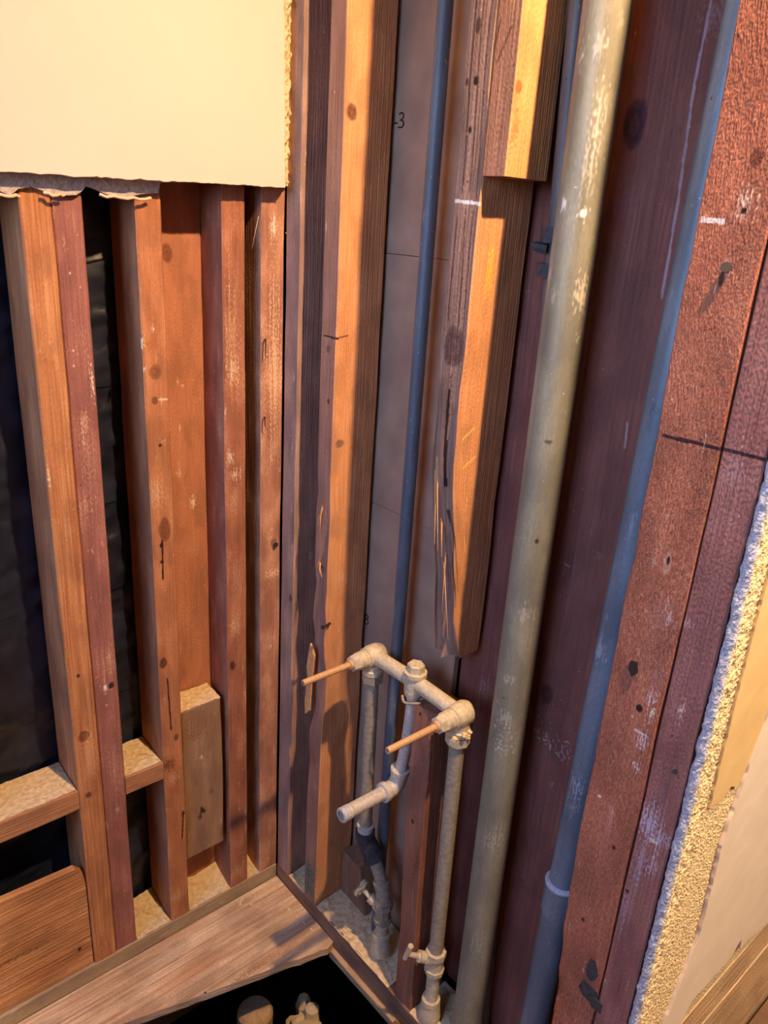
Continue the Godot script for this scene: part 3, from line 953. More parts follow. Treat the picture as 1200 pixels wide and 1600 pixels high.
func sheet_uv(st: SurfaceTool, poly: PackedVector2Array, o: Vector3, e1: Vector3, e3: Vector3, out: Vector3, thick: float, f: Callable) -> void:
	if Geometry2D.is_polygon_clockwise(poly): poly.reverse()
	var tri := Geometry2D.triangulate_polygon(poly)
	var flip := e1.cross(e3).dot(out) < 0
	for side in 2:
		st.set_smooth_group(1 + side)
		var off := out * (thick if side == 0 else 0.0)
		for i in range(0, tri.size(), 3):
			var a: Vector2 = poly[tri[i]]
			var b: Vector2 = poly[tri[i + 1]]
			var c: Vector2 = poly[tri[i + 2]]
			var ccw := (b - a).cross(c - a) > 0
			if flip: ccw = not ccw
			if side == 1: ccw = not ccw
			for p in ([a, c, b] if ccw else [a, b, c]): vtx(st, o + e1 * p.x + e3 * p.y + off, f.call(p))
	for i in poly.size():
		st.set_smooth_group(10 + i)
		var p := poly[i]
		var q := poly[(i + 1) % poly.size()]
		var a2 := o + e1 * p.x + e3 * p.y
		var b2 := o + e1 * q.x + e3 * q.y
		var up: Vector2 = f.call(p)
		var uq: Vector2 = f.call(q)
		var e := Vector2(thick / 0.16, 0)
		if flip: quad(st, b2, a2, a2 + out * thick, b2 + out * thick, uq, up, up + e, uq + e)
		else: quad(st, a2, b2, b2 + out * thick, a2 + out * thick, up, uq, uq + e, up + e)

# ---------------------------------------------------------------- right wall
func right_wall() -> void:
	var white := c8(235, 225, 208)
	var pale := c8(210, 178, 146)
	var dark := c8(46, 28, 26)
	var brown := c8(84, 50, 36)
	var grey := c8(96, 78, 70)
	var D := 0.09
	var st := begin()
	# brown paper backs of the next room's plaster boards
	for q in [[0.0, 0.8835, "lowest brown gypsum backing board behind the shower valve"], [0.8845, 1.3025, "middle brown gypsum backing board between two dark joints behind the thin pipe"], [1.3035, TOP, "upper brown gypsum backing board printed with a 3 behind the thin pipe"]]:
		var t0 := thing("backing_board", q[2], "panel", Vector3(0.11, q[0], 0.25))
		st = begin()
		timber(st, Vector3(0.097, q[0], 0.048), Vector3.BACK, Vector3.RIGHT, Vector3.UP, 0.326, 0.0125, q[1] - q[0], {"tw": 0.326, "chamfer": 0.0012, "rough": 0.0006, "v0": q[0]})
		part("panel", st, M.gypsum_back, t0)
		var txt := ""
		var at := Vector3.ZERO
		if q[0] > 1.0: txt = "-3"; at = hit(624, 189, 0, 0.0965)
		elif q[0] == 0.0: txt = "8"; at = hit(572, 968, 0, 0.0965)
		if txt:
			var tm := TextMesh.new()
			tm.text = txt
			var fnt := SystemFont.new()
			fnt.font_names = PackedStringArray(["Droid Sans"])
			tm.font = fnt
			tm.font_size = 32
			tm.pixel_size = 0.0009
			tm.depth = 0.0004
			var mi := MeshInstance3D.new()
			mi.name = "print"
			mi.mesh = tm
			mi.material_override = M.ink
			mi.rotation.y = -PI / 2
			mi.position = at - t0.position
			t0.add_child(mi, true)
			mi.set_meta("label", "dark printed numeral " + txt.replace("-", ""))
	# studs
	var t := stud("wall_stud", "narrow grey-brown stud in the corner at the start of the pipe wall", "stud", "R", 0.003, 0.041, D, 0.0, 0.0, TOP, {"a": c8(112, 82, 68), "b": c8(176, 136, 112), "ks": 0.5, "kb": 0.5, "kf": 0.35, "scratches": 60, "holes": 6, "dust": [c8(206, 170, 136), 160.0, 1.1, 0.45]}, [
		["s", 0, 462, 700, 12, 60, pale, 0.4], ["k", 0, 454, 935, 5, 7, dark, 0.6], ["s", 0, 460, 590, 3, 8, white, 0.6], ["s", 0, 456, 700, 3, 12, white, 0.6], ["k", 0, 458, 830, 6, 40, grey, 0.4]], 121)
	var fir := {"a": c8(178, 104, 58), "b": c8(226, 156, 98), "ks": 0.6, "kb": 0.4, "kf": 0.2, "scratches": 14, "holes": 3, "front": [c8(142, 104, 86), c8(196, 152, 126), 0.0385]}
	var fir_split := fir.duplicate()
	fir_split.front = [c8(128, 98, 84), c8(190, 156, 134), 0.0425]
	fir_split.ks = 0.9
	t = stud("wall_stud", "orange stud with a splintered dusty front edge left of the brown backing boards", "stud", "R", 0.1065, 0.0395, D, 0.0, 0.0, TOP, fir, [
		["k", 1, 550, 175, 8, 12, c8(72, 48, 44), 0.95], ["k", 1, 531, 693, 8, 8, grey, 0.85], ["k", 0, 512, 545, 5, 6, grey, 0.8], ["d", 0, 513, 627, 4, 5, c8(120, 40, 30), 0.8], ["l", 0, 506, 524, 528, 530, 1.6, dark, 0.9], ["l", 1, 526, 529, 545, 524, 1.2, brown, 0.5],
		["s", 1, 528, 905, 20, 12, pale, 0.5], ["s", 0, 484, 1365, 22, 36, c8(58, 112, 100), 1.0], ["s", 0, 482, 1385, 22, 30, c8(58, 112, 100), 1.0], ["s", 0, 492, 1230, 8, 14, pale, 0.6], ["s", 0, 488, 1185, 12, 30, c8(150, 80, 50), 0.6]], 122,
		{"rough": 0.0009, "cols": 4, "deform": func(p: Vector2, y: float) -> Vector2:
			var r := p
			if p.y < 0.02:
				var n := maxf(wob.get_noise_2d(p.x * 3000.0 + 40.0, y * 2200.0), 0.0)
				var band := smoothstep(0.95, 0.85, y) * smoothstep(0.25, 0.4, y)
				r.y += n * 0.018 * band
				if y > 0.44 and y < 0.66: r.y += 0.006 * (1.0 - p.x / 0.04)
			return r})
	for q in [[506, 782, 500, 830, 0.0025], [502, 800, 498, 822, 0.002], [500, 878, 503, 902, 0.0025], [497, 895, 500, 870, 0.0018]]:
		splinter(t, [hit(q[0], q[1], 0, 0.004), hit((q[0] + q[2]) * 0.5 - 2, (q[1] + q[3]) * 0.5, 0, -0.004), hit(q[2], q[3], 0, -0.002)], q[4], M.raw)
	org = t.position
	st = begin()
	var sp := PackedVector2Array([Vector2(0.115, 0.62), Vector2(0.128, 0.60), Vector2(0.122, 0.54), Vector2(0.118, 0.475), Vector2(0.105, 0.46), Vector2(0.103, 0.49), Vector2(0.110, 0.545), Vector2(0.106, 0.565)])
	sheet(st, sp, Vector3(-0.006, 0, 0.0), Vector3.BACK, Vector3.UP, Vector3.LEFT, 0.004, 1.0)
	part("splinter", st, M.raw, t, "long loose splinter")
	nail(t, hit(512, 976, 0, -0.0), Vector3(-1, 0.1, 0.35), 0.004, 0.016, 0.0022)
	# split stud above the valve
	t = stud("wall_stud", "grey weathered split stud with a hacked lower end above the shower valve", "stud", "R", 0.3765, 0.0435, 0.099, 0.0, 0.72, TOP, fir_split, [
		["l", 0, 745, 0, 722, 300, 2.5, c8(96, 70, 62), 0.7], ["l", 0, 757, 0, 733, 300, 2.0, c8(100, 74, 64), 0.7], ["l", 0, 765, 20, 742, 310, 1.6, c8(96, 70, 62), 0.6], ["l", 0, 715, 340, 700, 500, 2.5, c8(98, 70, 62), 0.7], ["l", 0, 728, 330, 716, 510, 2.0, c8(98, 70, 62), 0.7], ["l", 0, 738, 330, 722, 520, 1.6, c8(98, 70, 62), 0.6],
		["l", 0, 711, 314, 748, 318, 3.0, c8(245, 242, 238), 1.0], ["l", 0, 713, 314, 746, 318, 3.0, c8(245, 242, 238), 1.0], ["k", 0, 709, 545, 14, 24, c8(84, 62, 58), 0.95], ["d", 0, 744, 126, 4, 6, dark, 0.9], ["d", 0, 730, 128, 3, 5, dark, 0.6], ["d", 0, 734, 203, 3, 4, dark, 0.9], ["d", 0, 748, 40, 5, 10, c8(80, 58, 52), 0.8],
		["l", 0, 702, 610, 690, 760, 4.0, dark, 0.9], ["s", 0, 700, 640, 5, 40, dark, 0.8], ["l", 0, 688, 800, 690, 960, 2.5, brown, 0.8], ["l", 0, 694, 780, 700, 940, 2.0, c8(90, 50, 40), 0.8],
		["s", 1, 765, 425, 6, 34, c8(236, 190, 50), 0.9], ["s", 1, 768, 400, 5, 10, c8(236, 200, 90), 0.7], ["l", 1, 722, 688, 742, 668, 2.0, c8(245, 200, 110), 0.9], ["l", 1, 722, 732, 742, 714, 2.0, c8(245, 200, 110), 0.9], ["l", 1, 728, 776, 724, 800, 2.0, c8(245, 200, 110), 0.8], ["l", 1, 721, 840, 722, 864, 2.0, c8(245, 200, 110), 0.8], ["l", 1, 728, 884, 720, 910, 2.0, c8(240, 195, 110), 0.6],
		["d", 1, 745, 498, 4, 4, c8(210, 140, 80), 0.6], ["d", 1, 750, 578, 5, 6, c8(225, 150, 90), 0.6]], 123,
		{"rough": 0.0012, "cols": 7, "chamfer": 0.0015, "deform": func(p: Vector2, t: float) -> Vector2:
			var y := t + 0.72
			var r := p
			if p.y < 0.05:
				var f := 1.0 - p.y / 0.05
				r.y += f * 0.034 * smoothstep(1.06, 0.78, y)
				r.y += f * 0.010 * smoothstep(1.15, 1.05, y) * maxf(0.0, sin(p.x * 260.0))
				if p.y < 0.004: r.y += 0.0012 * (0.5 + 0.5 * sin(p.x * 900.0)) + 0.006 * maxf(0.0, wob.get_noise_2d(p.x * 5000.0, y * 900.0)) * smoothstep(1.3, 1.1, y)
				if y < 0.79: r.y += f * (0.79 - y) * 0.35 * (0.5 + wob.get_noise_2d(p.x * 6000.0, y * 4000.0))
			if p.x < 0.004 and y > 1.17 and y < 1.24: r.x -= 0.003 * sin((y - 1.17) / 0.07 * PI)
			return r})
	for q in [[681, 715, 679, 850, 0.0022, 0.006], [683, 705, 684, 860, 0.0018, 0.004], [690, 800, 690, 870, 0.002, 0.01], [693, 870, 700, 1000, 0.0014, 0.02], [697, 860, 690, 960, 0.0012, 0.018]]:
		splinter(t, [hit(q[0], q[1], 0, q[5] + 0.006), hit((q[0] + q[2]) * 0.5, (q[1] + q[3]) * 0.5, 0, q[5] - 0.004), hit(q[2], q[3], 0, q[5])], q[4], M.raw)
	# lower remnant of the split stud
	t = stud("stud_remnant", "thin reddish stud remnant standing under the shower valve between the risers", "stud", "R", 0.380, 0.042, 0.07, 0.004, 0.0, 0.632, {"a": c8(96, 54, 40), "b": c8(152, 96, 70), "ks": 0.7, "kb": 0.5, "kf": 0.4, "scratches": 30, "dust": [c8(160, 124, 96), 190.0, 1.0, 0.4]}, [
		["k", 0, 645, 1277, 6, 8, c8(130, 90, 70), 0.9], ["d", 0, 642, 1282, 4, 5, dark, 0.8], ["s", 0, 660, 1120, 14, 20, c8(170, 120, 80), 0.5], ["d", 0, 655, 1118, 3, 4, dark, 0.7], ["s", 0, 648, 1340, 10, 40, c8(80, 44, 34), 0.5]], 124,
		{"rough": 0.0012, "deform": func(p: Vector2, y: float) -> Vector2: return Vector2(p.x + 0.018 * (1.0 - y / 0.632) - 0.002, p.y + (0.012 * maxf(0.0, (y - 0.6) / 0.03) * (p.x / 0.042) if p.y < 0.02 else 0.0))})
	# short block at the top
	t = stud("hanging_block", "short orange timber block ending squarely high beside the split stud", "block", "R", 0.4205, 0.0375, 0.078, 0.0, 1.408, TOP, {"a": c8(184, 110, 58), "b": c8(232, 164, 98), "ks": 0.4, "kb": 0.4, "kf": 0.2, "scratches": 8, "front": [c8(158, 108, 82), c8(206, 154, 120), 0.0365]}, [
		["l", 0, 782, 30, 762, 130, 2.0, c8(110, 70, 56), 0.7], ["l", 0, 800, 40, 775, 100, 2.0, c8(110, 70, 56), 0.6], ["k", 1, 811, 136, 5, 6, c8(150, 84, 46), 0.9], ["s", 1, 806, 200, 6, 20, c8(160, 90, 50), 0.5]], 125)
	# dark wide boards behind the pipes
	var dr := {"a": c8(82, 41, 34), "b": c8(126, 69, 56), "ks": 0.7, "kb": 0.4, "kf": 0.25, "tw": 0.32, "w": 256, "scratches": 10, "scratch": c8(140, 110, 105), "rough": 0.6}
	t = stud("backing_plank", "narrow dark red plank behind the left side of the thick pipe", "plank", "R", 0.3755, 0.112, 0.02, 0.1105, 0.0, TOP, dr, [["s", 0, 755, 1070, 10, 22, c8(170, 150, 140), 0.6], ["l", 0, 812, 455, 830, 455, 1.5, c8(150, 110, 110), 0.7]], 126)
	var fr := c8(190, 172, 165)
	t = stud("backing_plank", "wide dark red plank with a big round knot behind the two thick pipes", "plank", "R", 0.4885, 0.230, 0.02, 0.1005, 0.0, TOP, dr, [
		["k", 0, 990, 195, 14, 23, c8(40, 28, 40), 0.85], ["l", 0, 1112, 0, 1085, 130, 2.0, c8(170, 150, 160), 0.9], ["l", 0, 1085, 130, 1058, 320, 2.0, c8(170, 150, 160), 0.9], ["l", 0, 1058, 320, 1034, 465, 2.0, c8(170, 150, 160), 0.9], ["s", 0, 1015, 520, 14, 50, c8(118, 78, 72), 0.5], ["l", 0, 980, 660, 976, 700, 1.5, fr, 0.6], ["l", 0, 882, 880, 890, 886, 1.5, fr, 0.6],
		["p", 0, 862, 1162, 26, 10, fr, 0.85], ["p", 0, 850, 1150, 18, 8, fr, 0.8], ["p", 0, 880, 1172, 16, 16, fr, 0.9], ["p", 0, 870, 1125, 36, 40, fr, 0.5], ["p", 0, 930, 60, 40, 40, fr, 0.5], ["k", 0, 855, 1085, 10, 18, c8(40, 20, 22), 0.6], ["s", 0, 935, 870, 8, 12, c8(150, 120, 120), 0.5], ["s", 0, 980, 315, 20, 20, c8(130, 92, 96), 0.4], ["s", 0, 930, 930, 6, 40, c8(120, 84, 90), 0.3], ["s", 0, 862, 1225, 6, 10, fr, 0.5], ["s", 0, 1115, 25, 14, 20, c8(150, 120, 125), 0.5]], 127)
	# rough-sawn stud and smooth stud at the end of the wall
	t = stud("rough_stud", "wide orange-red rough-sawn stud beside the blue-grey pipe", "stud", "R", 0.7055, 0.0705, 0.0405, 0.0, 0.0, TOP, {"a": c8(122, 58, 38), "b": c8(196, 112, 76), "ks": 0.5, "kb": 0.4, "kf": 0.6, "kh": 0.9, "scratches": 60, "holes": 6, "sawn": true, "bump": 0.6, "dust": [c8(206, 160, 140), 205.0, 1.2, 0.4]}, [
		["k", 0, 1182, 246, 6, 7, c8(90, 50, 40), 0.8], ["s", 0, 1163, 318, 10, 16, c8(230, 205, 180), 0.85], ["d", 0, 1162, 329, 3, 3, dark, 1.0], ["l", 0, 1097, 343, 1130, 346, 4.0, c8(240, 225, 215), 1.0], ["l", 0, 1097, 343, 1130, 346, 3.0, c8(240, 225, 215), 1.0], ["k", 0, 1135, 420, 5, 9, c8(190, 150, 120), 0.9], ["d", 0, 1128, 436, 3, 9, c8(70, 40, 34), 0.8],  # last dot paints the shadow cast by the nail
		["l", 0, 1034, 680, 1128, 702, 2.6, c8(60, 40, 46), 0.95], ["l", 0, 1070, 688, 1128, 702, 2.6, c8(60, 40, 46), 0.95], ["k", 0, 1042, 880, 4, 12, c8(220, 180, 150), 0.8], ["d", 0, 1044, 876, 2, 6, dark, 0.9], ["s", 0, 1043, 966, 7, 9, white, 0.7], ["s", 0, 1036, 965, 20, 30, c8(200, 150, 140), 0.35],
		["d", 0, 1000, 1107, 5, 6, dark, 0.9], ["s", 0, 1018, 1090, 8, 14, c8(235, 215, 215), 0.85], ["s", 0, 1020, 1115, 6, 12, white, 0.8], ["s", 0, 1004, 1158, 8, 16, c8(235, 215, 215), 0.85], ["s", 0, 994, 1198, 6, 8, white, 0.8], ["l", 0, 993, 1140, 1012, 1150, 2.0, white, 0.8], ["s", 0, 1025, 1060, 10, 24, c8(190, 140, 140), 0.5],
		["s", 0, 960, 1325, 5, 16, c8(210, 110, 60), 0.8], ["d", 0, 959, 1324, 3, 4, dark, 0.9], ["s", 0, 942, 1380, 4, 14, c8(205, 110, 70), 0.7], ["s", 0, 955, 1330, 24, 60, c8(150, 105, 100), 0.3], ["s", 0, 955, 1282, 6, 26, c8(200, 150, 150), 0.6], ["d", 0, 937, 1244, 3, 3, white, 0.9], ["s", 0, 910, 1480, 20, 60, c8(150, 100, 90), 0.35], ["d", 0, 911, 1437, 3, 4, dark, 0.8]], 128,
		{"rough": 0.0011, "cols": 6, "deform": func(p: Vector2, y: float) -> Vector2:
			var r := p
			if p.x < 0.012 and p.y < 0.03:
				r.x += 0.005 * maxf(0.0, wob.get_noise_2d(y * 2500.0, 9.0)) + 0.012 * smoothstep(0.52, 0.34, y) * (0.75 + 0.5 * wob.get_noise_2d(y * 3000.0, 3.0))
			return r})
	nail(t, hit(1135, 419, 0, 0.0), Vector3(-1, 0.3, 0.3), 0.005, 0.004, 0.003)
	org = t.position
	st = begin()
	var plate := hit(990, 1045, 0, -0.001)
	sheet(st, PackedVector2Array([Vector2(-0.006, -0.002), Vector2(0.0, -0.010), Vector2(0.006, -0.002), Vector2(0.003, 0.011), Vector2(-0.005, 0.009)]), plate, Vector3.BACK, Vector3.UP, Vector3.LEFT, 0.0018)
	part("metal_tab", st, M.iron, t, "small dark metal tab")
	t = stud("end_stud", "smooth purplish-brown stud between the rough-sawn stud and the corner bead", "stud", "R", 0.7785, 0.0425, D, 0.0, 0.0, TOP, {"a": c8(104, 56, 48), "b": c8(160, 100, 86), "ks": 0.6, "kb": 0.4, "kf": 0.3, "scratches": 50, "holes": 14, "dust": [c8(206, 180, 180), 200.0, 1.0, 0.35]}, [
		["l", 0, 1130, 702, 1196, 718, 2.6, c8(60, 40, 46), 0.95], ["s", 0, 1150, 745, 30, 20, c8(190, 150, 140), 0.35], ["s", 0, 1065, 1107, 5, 16, white, 0.8], ["s", 0, 1075, 975, 8, 6, white, 0.5], ["s", 0, 1015, 1285, 16, 26, c8(200, 190, 205), 0.8], ["s", 0, 1030, 1310, 20, 16, c8(200, 190, 205), 0.7], ["d", 0, 1020, 1314, 8, 3, white, 0.8], ["s", 0, 1000, 1350, 10, 40, c8(190, 176, 190), 0.6], ["s", 0, 1022, 1355, 8, 20, c8(200, 190, 200), 0.6], ["s", 0, 975, 1420, 10, 50, c8(180, 165, 175), 0.5], ["d", 0, 1056, 1204, 4, 3, white, 0.7], ["d", 0, 980, 1392, 3, 3, dark, 0.8], ["s", 0, 1090, 1080, 14, 50, c8(150, 100, 100), 0.4]], 129, {"cols": 4})
	nail(t, hit(1056, 1204, 0, 0.0), Vector3(-1, 0.2, 0.2), 0.003, 0.004)
	# torn dark paper near the foot of the two last studs
	for q in [[925, 1515, 0.010, 0.022, "narrow upright scrap of torn dark paper low on the last two studs"], [920, 1550, 0.016, 0.014, "widest scrap of torn dark paper below the narrow upright scrap"], [932, 1570, 0.010, 0.012, "smallest scrap of torn dark paper under the widest scrap"]]:
		var c := hit(q[0], q[1], 0, -0.001)
		var scrap := thing("paper_scrap", q[4], "scrap", c, "torn dark paper scraps")
		st = begin()
		var pl := PackedVector2Array()
		for k in 9:
			var a := TAU * k / 9
			var rr := 1.0 + 0.5 * wob.get_noise_2d(k * 300.0, q[0] * 50.0)
			pl.append(Vector2(cos(a) * q[2] * rr, sin(a) * q[3] * rr))
		sheet(st, pl, c, Vector3(0.15, -0.2, 1).normalized(), Vector3.UP, Vector3.LEFT, 0.0012)
		part("scrap", st, M.dark_iron, scrap)
	# sole plate of the pipe wall, dust and a wooden cleat
	var sm := wood_mat({"a": c8(92, 62, 46), "b": c8(140, 102, 74), "ks": 0.5, "kb": 0.6, "kf": 0.4, "scratches": 40, "dust": [c8(190, 156, 112), 165.0, 1.0, 0.5]}, [], 131)
	t = thing("sole_plate", "brown dusty sole plate under the pipe wall beside the open floor", "plate", Vector3(0.045, -0.056, 0.35))
	st = begin()
	timber(st, Vector3(0.0005, -0.0005, 0.001), Vector3.DOWN, Vector3.RIGHT, Vector3.BACK, 0.052, 0.0955, 0.70, {"v0": 0.1, "rough": 0.0012, "cols": 4})
	part("timber", st, sm, t)
	for q in [[0.0475, 0.058, 0.012, 0.02], [0.148, 0.231, 0.010, 0.012], [0.44, 0.25, 0.006, 0.008]]:
		org = t.position
		st = begin()
		relief(st, Vector3(0.001, 0, q[0] + q[1]), Vector3.FORWARD, Vector3.RIGHT, Vector3.UP, q[1], 0.092, int(q[1] / 0.004), 24, func(x, y):
			return 0.0004 + q[2] * (y / 0.09) + 0.006 * maxf(wob.get_noise_2d(x * 2600.0 + q[0] * 9000.0, y * 2600.0), -0.05), 1.0)
		part("dust_drift", st, M.dust, t)
		for k in int(q[1] / 0.008):
			var fx := fmod(k * 0.618, 1.0)
			var fy := fmod(k * 0.381 + 0.13, 1.0)
			crumb(t, Vector3(0.006 + 0.08 * fy, 0.003 + q[2] * fy, q[0] + q[1] * fx), 0.0018 + 0.0028 * fmod(k * 0.77, 1.0), k)
	st = begin()
	t = thing("floor_cleat", "small brown wooden cleat at the back of the cavity behind the left riser", "block", Vector3(0.078, 0.012, 0.2))
	timber(st, Vector3(0.062, 0.012, 0.152), Vector3.BACK, Vector3.RIGHT, Vector3.UP, 0.085, 0.0345, 0.105, {"rough": 0.002, "deform": func(p: Vector2, y: float) -> Vector2: return Vector2(p.x * (1.0 - 0.35 * y / 0.105), p.y)})
	part("timber", st, sm, t)

# ---------------------------------------------------------------- loose pipes
func pipe_mark(axis_x: float, axis_z: float, r: float, px: float, py: float) -> Vector2:
	var d := CAM_X * (px - 600.0) - CAM_Y * (py - 800.0) - CAM_Z * FOCAL
	var dh := Vector2(d.x, d.z).normalized()
	var to := Vector2(axis_x - CAM_POS.x, axis_z - CAM_POS.z)
	var side := dh.cross(to)                       # signed distance of the axis from the ray
	var face := atan2(-dh.y, -dh.x)
	var ang := face + asin(clampf(side / r, -0.95, 0.95))
	var along := to.dot(dh) - r * cos(asin(clampf(side / r, -0.95, 0.95)))
	var y := CAM_POS.y + d.y * along / Vector2(d.x, d.z).length()
	return Vector2(fposmod(ang / TAU, 1.0), y)

func pipe_mat(a: Color, b: Color, marks: Array, sd: int, ax: float, az: float, r: float, rough: float, metal: float) -> StandardMaterial3D:
	var mm := []
	var girth := TAU * r
	for k in marks:
		var s := pipe_mark(ax, az, r, k[1], k[2])
		mm.append([k[0], s.x * girth, s.y, k[3], k[4], k[5], k[6]])
	var m := StandardMaterial3D.new()
	m.albedo_texture = as_texture(wood_image({"a": a, "b": b, "tw": girth, "w": 128, "h": 1024, "ks": 0.35, "kb": 0.6, "kf": 0.3, "grime": 0.25, "scratches": 30, "scratch": b.lightened(0.3), "holes": 6, "dust": [b.lightened(0.2), 175.0, 1.0, 0.4]}, mm, sd))
	m.roughness = rough
	m.metallic = metal
	m.metallic_specular = 0.5
	return m

func pipes() -> void:
	var white := c8(245, 243, 235)
	var frost := c8(205, 205, 190)
	# thick pipe
	var P := Vector3(0.045, 0, 0.533)
	var t := thing("vent_pipe", "thick olive-grey galvanised pipe with white paint drips", "pipe", Vector3(P.x, -0.055, P.z))
	var st := begin()
	vertical_pipe(st, Vector3(P.x + 0.001, -0.0, P.z + 0.004), Vector3(P.x, TOP, P.z), 0.026, 40, 40)
	part("pipe", st, pipe_mat(c8(122, 122, 104), c8(172, 170, 144), [["s", 878, 318, 4, 8, white, 1.0], ["s", 909, 334, 5, 7, white, 1.0], ["d", 878, 318, 3, 6, white, 1.0], ["d", 908, 333, 4, 5, white, 1.0], ["s", 932, 195, 9, 40, frost, 0.8], ["s", 918, 260, 10, 30, frost, 0.6], ["s", 905, 460, 12, 22, c8(215, 210, 180), 0.8], ["s", 906, 85, 3, 20, white, 0.8], ["s", 935, 70, 10, 14, frost, 0.6], ["p", 785, 1150, 18, 20, frost, 0.9], ["p", 783, 1165, 16, 14, frost, 0.9], ["s", 785, 1120, 16, 14, frost, 0.5], ["s", 790, 1060, 10, 10, frost, 0.6], ["s", 772, 1310, 16, 30, frost, 0.4], ["s", 745, 1480, 16, 40, frost, 0.35], ["d", 836, 845, 3, 4, c8(60, 45, 40), 0.9], ["d", 854, 690, 6, 3, c8(70, 60, 55), 0.7], ["s", 818, 960, 16, 14, frost, 0.5]], 141, P.x, P.z, 0.026, 0.45, 0.12), t)
	# thin pipe behind it
	t = thing("supply_pipe", "thin blue-grey pipe running close behind the thick pipe beside the hanging block", "pipe", Vector3(0.066, 0, 0.5))
	st = begin()
	vertical_pipe(st, Vector3(0.0882, 0.0, 0.540), Vector3(0.0690, 1.6, 0.478), 0.0118, 20, 12)
	vertical_pipe(st, Vector3(0.0690, 1.6, 0.478), Vector3(0.0690, TOP, 0.4775), 0.0118, 20, 6)
	part("pipe", st, pipe_mat(c8(80, 84, 88), c8(118, 122, 122), [], 142, 0.06, 0.48, 0.0118, 0.5, 0.15), t)
	var c := Vector3(0.064, 1.322, 0.489)
	for q in [[0.016, 0.034, 0.0165], [-0.024, -0.008, 0.016]]:
		st = begin()
		lathe(st, c + Vector3(0, q[0], 0), Vector3.UP, [[0, 0.008], [0, q[2]], [q[1] - q[0], q[2]], [q[1] - q[0], 0.008]], 12)
		part("collar", st, M.dark_iron, t, "rough dark collar")
	st = begin()
	lathe(st, c + Vector3(-0.006, 0.008, -0.004), Vector3(-0.6, 0.2, -0.8), [[0, 0], [0, 0.007], [0.014, 0.006], [0.02, 0.003], [0.02, 0]], 7)
	part("bolt", st, M.dark_iron, t)
	# thin dark pipe in front of the backing boards
	t = thing("riser_pipe", "thin dark blue-grey pipe in front of the brown backing boards", "pipe", Vector3(0.05, 0, 0.283))
	st = begin()
	vertical_pipe(st, Vector3(0.063, 0.0, 0.270), Vector3(0.062, TOP, 0.2695), 0.0107, 20, 12)
	part("pipe", st, pipe_mat(c8(78, 92, 104), c8(116, 130, 142), [["s", 612, 960, 4, 20, frost, 0.4]], 143, 0.062, 0.270, 0.0107, 0.5, 0.15), t)
	# blue-grey pipe with coupling
	P = Vector3(0.064, 0, 0.669)
	t = thing("drain_pipe", "blue-grey galvanised pipe with a lower coupling beside the rough-sawn stud", "pipe", Vector3(0.064, 0.0, 0.65))
	var mk := pipe_mat(c8(100, 114, 124), c8(138, 152, 162), [["s", 940, 1020, 12, 14, c8(190, 198, 205), 0.7], ["s", 905, 1235, 12, 24, c8(190, 198, 205), 0.75], ["s", 900, 1265, 10, 16, c8(180, 188, 195), 0.6], ["s", 985, 815, 8, 20, c8(180, 188, 195), 0.5], ["s", 1015, 640, 14, 6, c8(70, 80, 92), 0.4]], 144, P.x, P.z, 0.0205, 0.45, 0.15)
	st = begin()
	vertical_pipe(st, Vector3(0.064, 0.45, 0.6588), Vector3(0.064, TOP, 0.7007), 0.0205, 36, 30)
	part("pipe", st, mk, t)
	st = begin()
	vertical_pipe(st, Vector3(0.064, 0.0, 0.6515), Vector3(0.064, 0.46, 0.659), 0.0218, 36, 16)
	part("pipe", st, mk, t)
	st = begin()
	lathe(st, Vector3(0.064, 0.400, 0.6582), Vector3.UP, [[0, 0.0218], [0.002, 0.0243], [0.05, 0.0243], [0.054, 0.0240]], 36)
	part("coupling", st, mk, t, "dark grey coupling")
	st = begin()
	lathe(st, Vector3(0.064, 0.454, 0.6590), Vector3.UP, [[0, 0.0225], [0.001, 0.0258], [0.004, 0.0262], [0.007, 0.0245], [0.008, 0.019]], 36, false)
	part("coupling_rim", st, M.bead, t, "pale rim on the coupling")

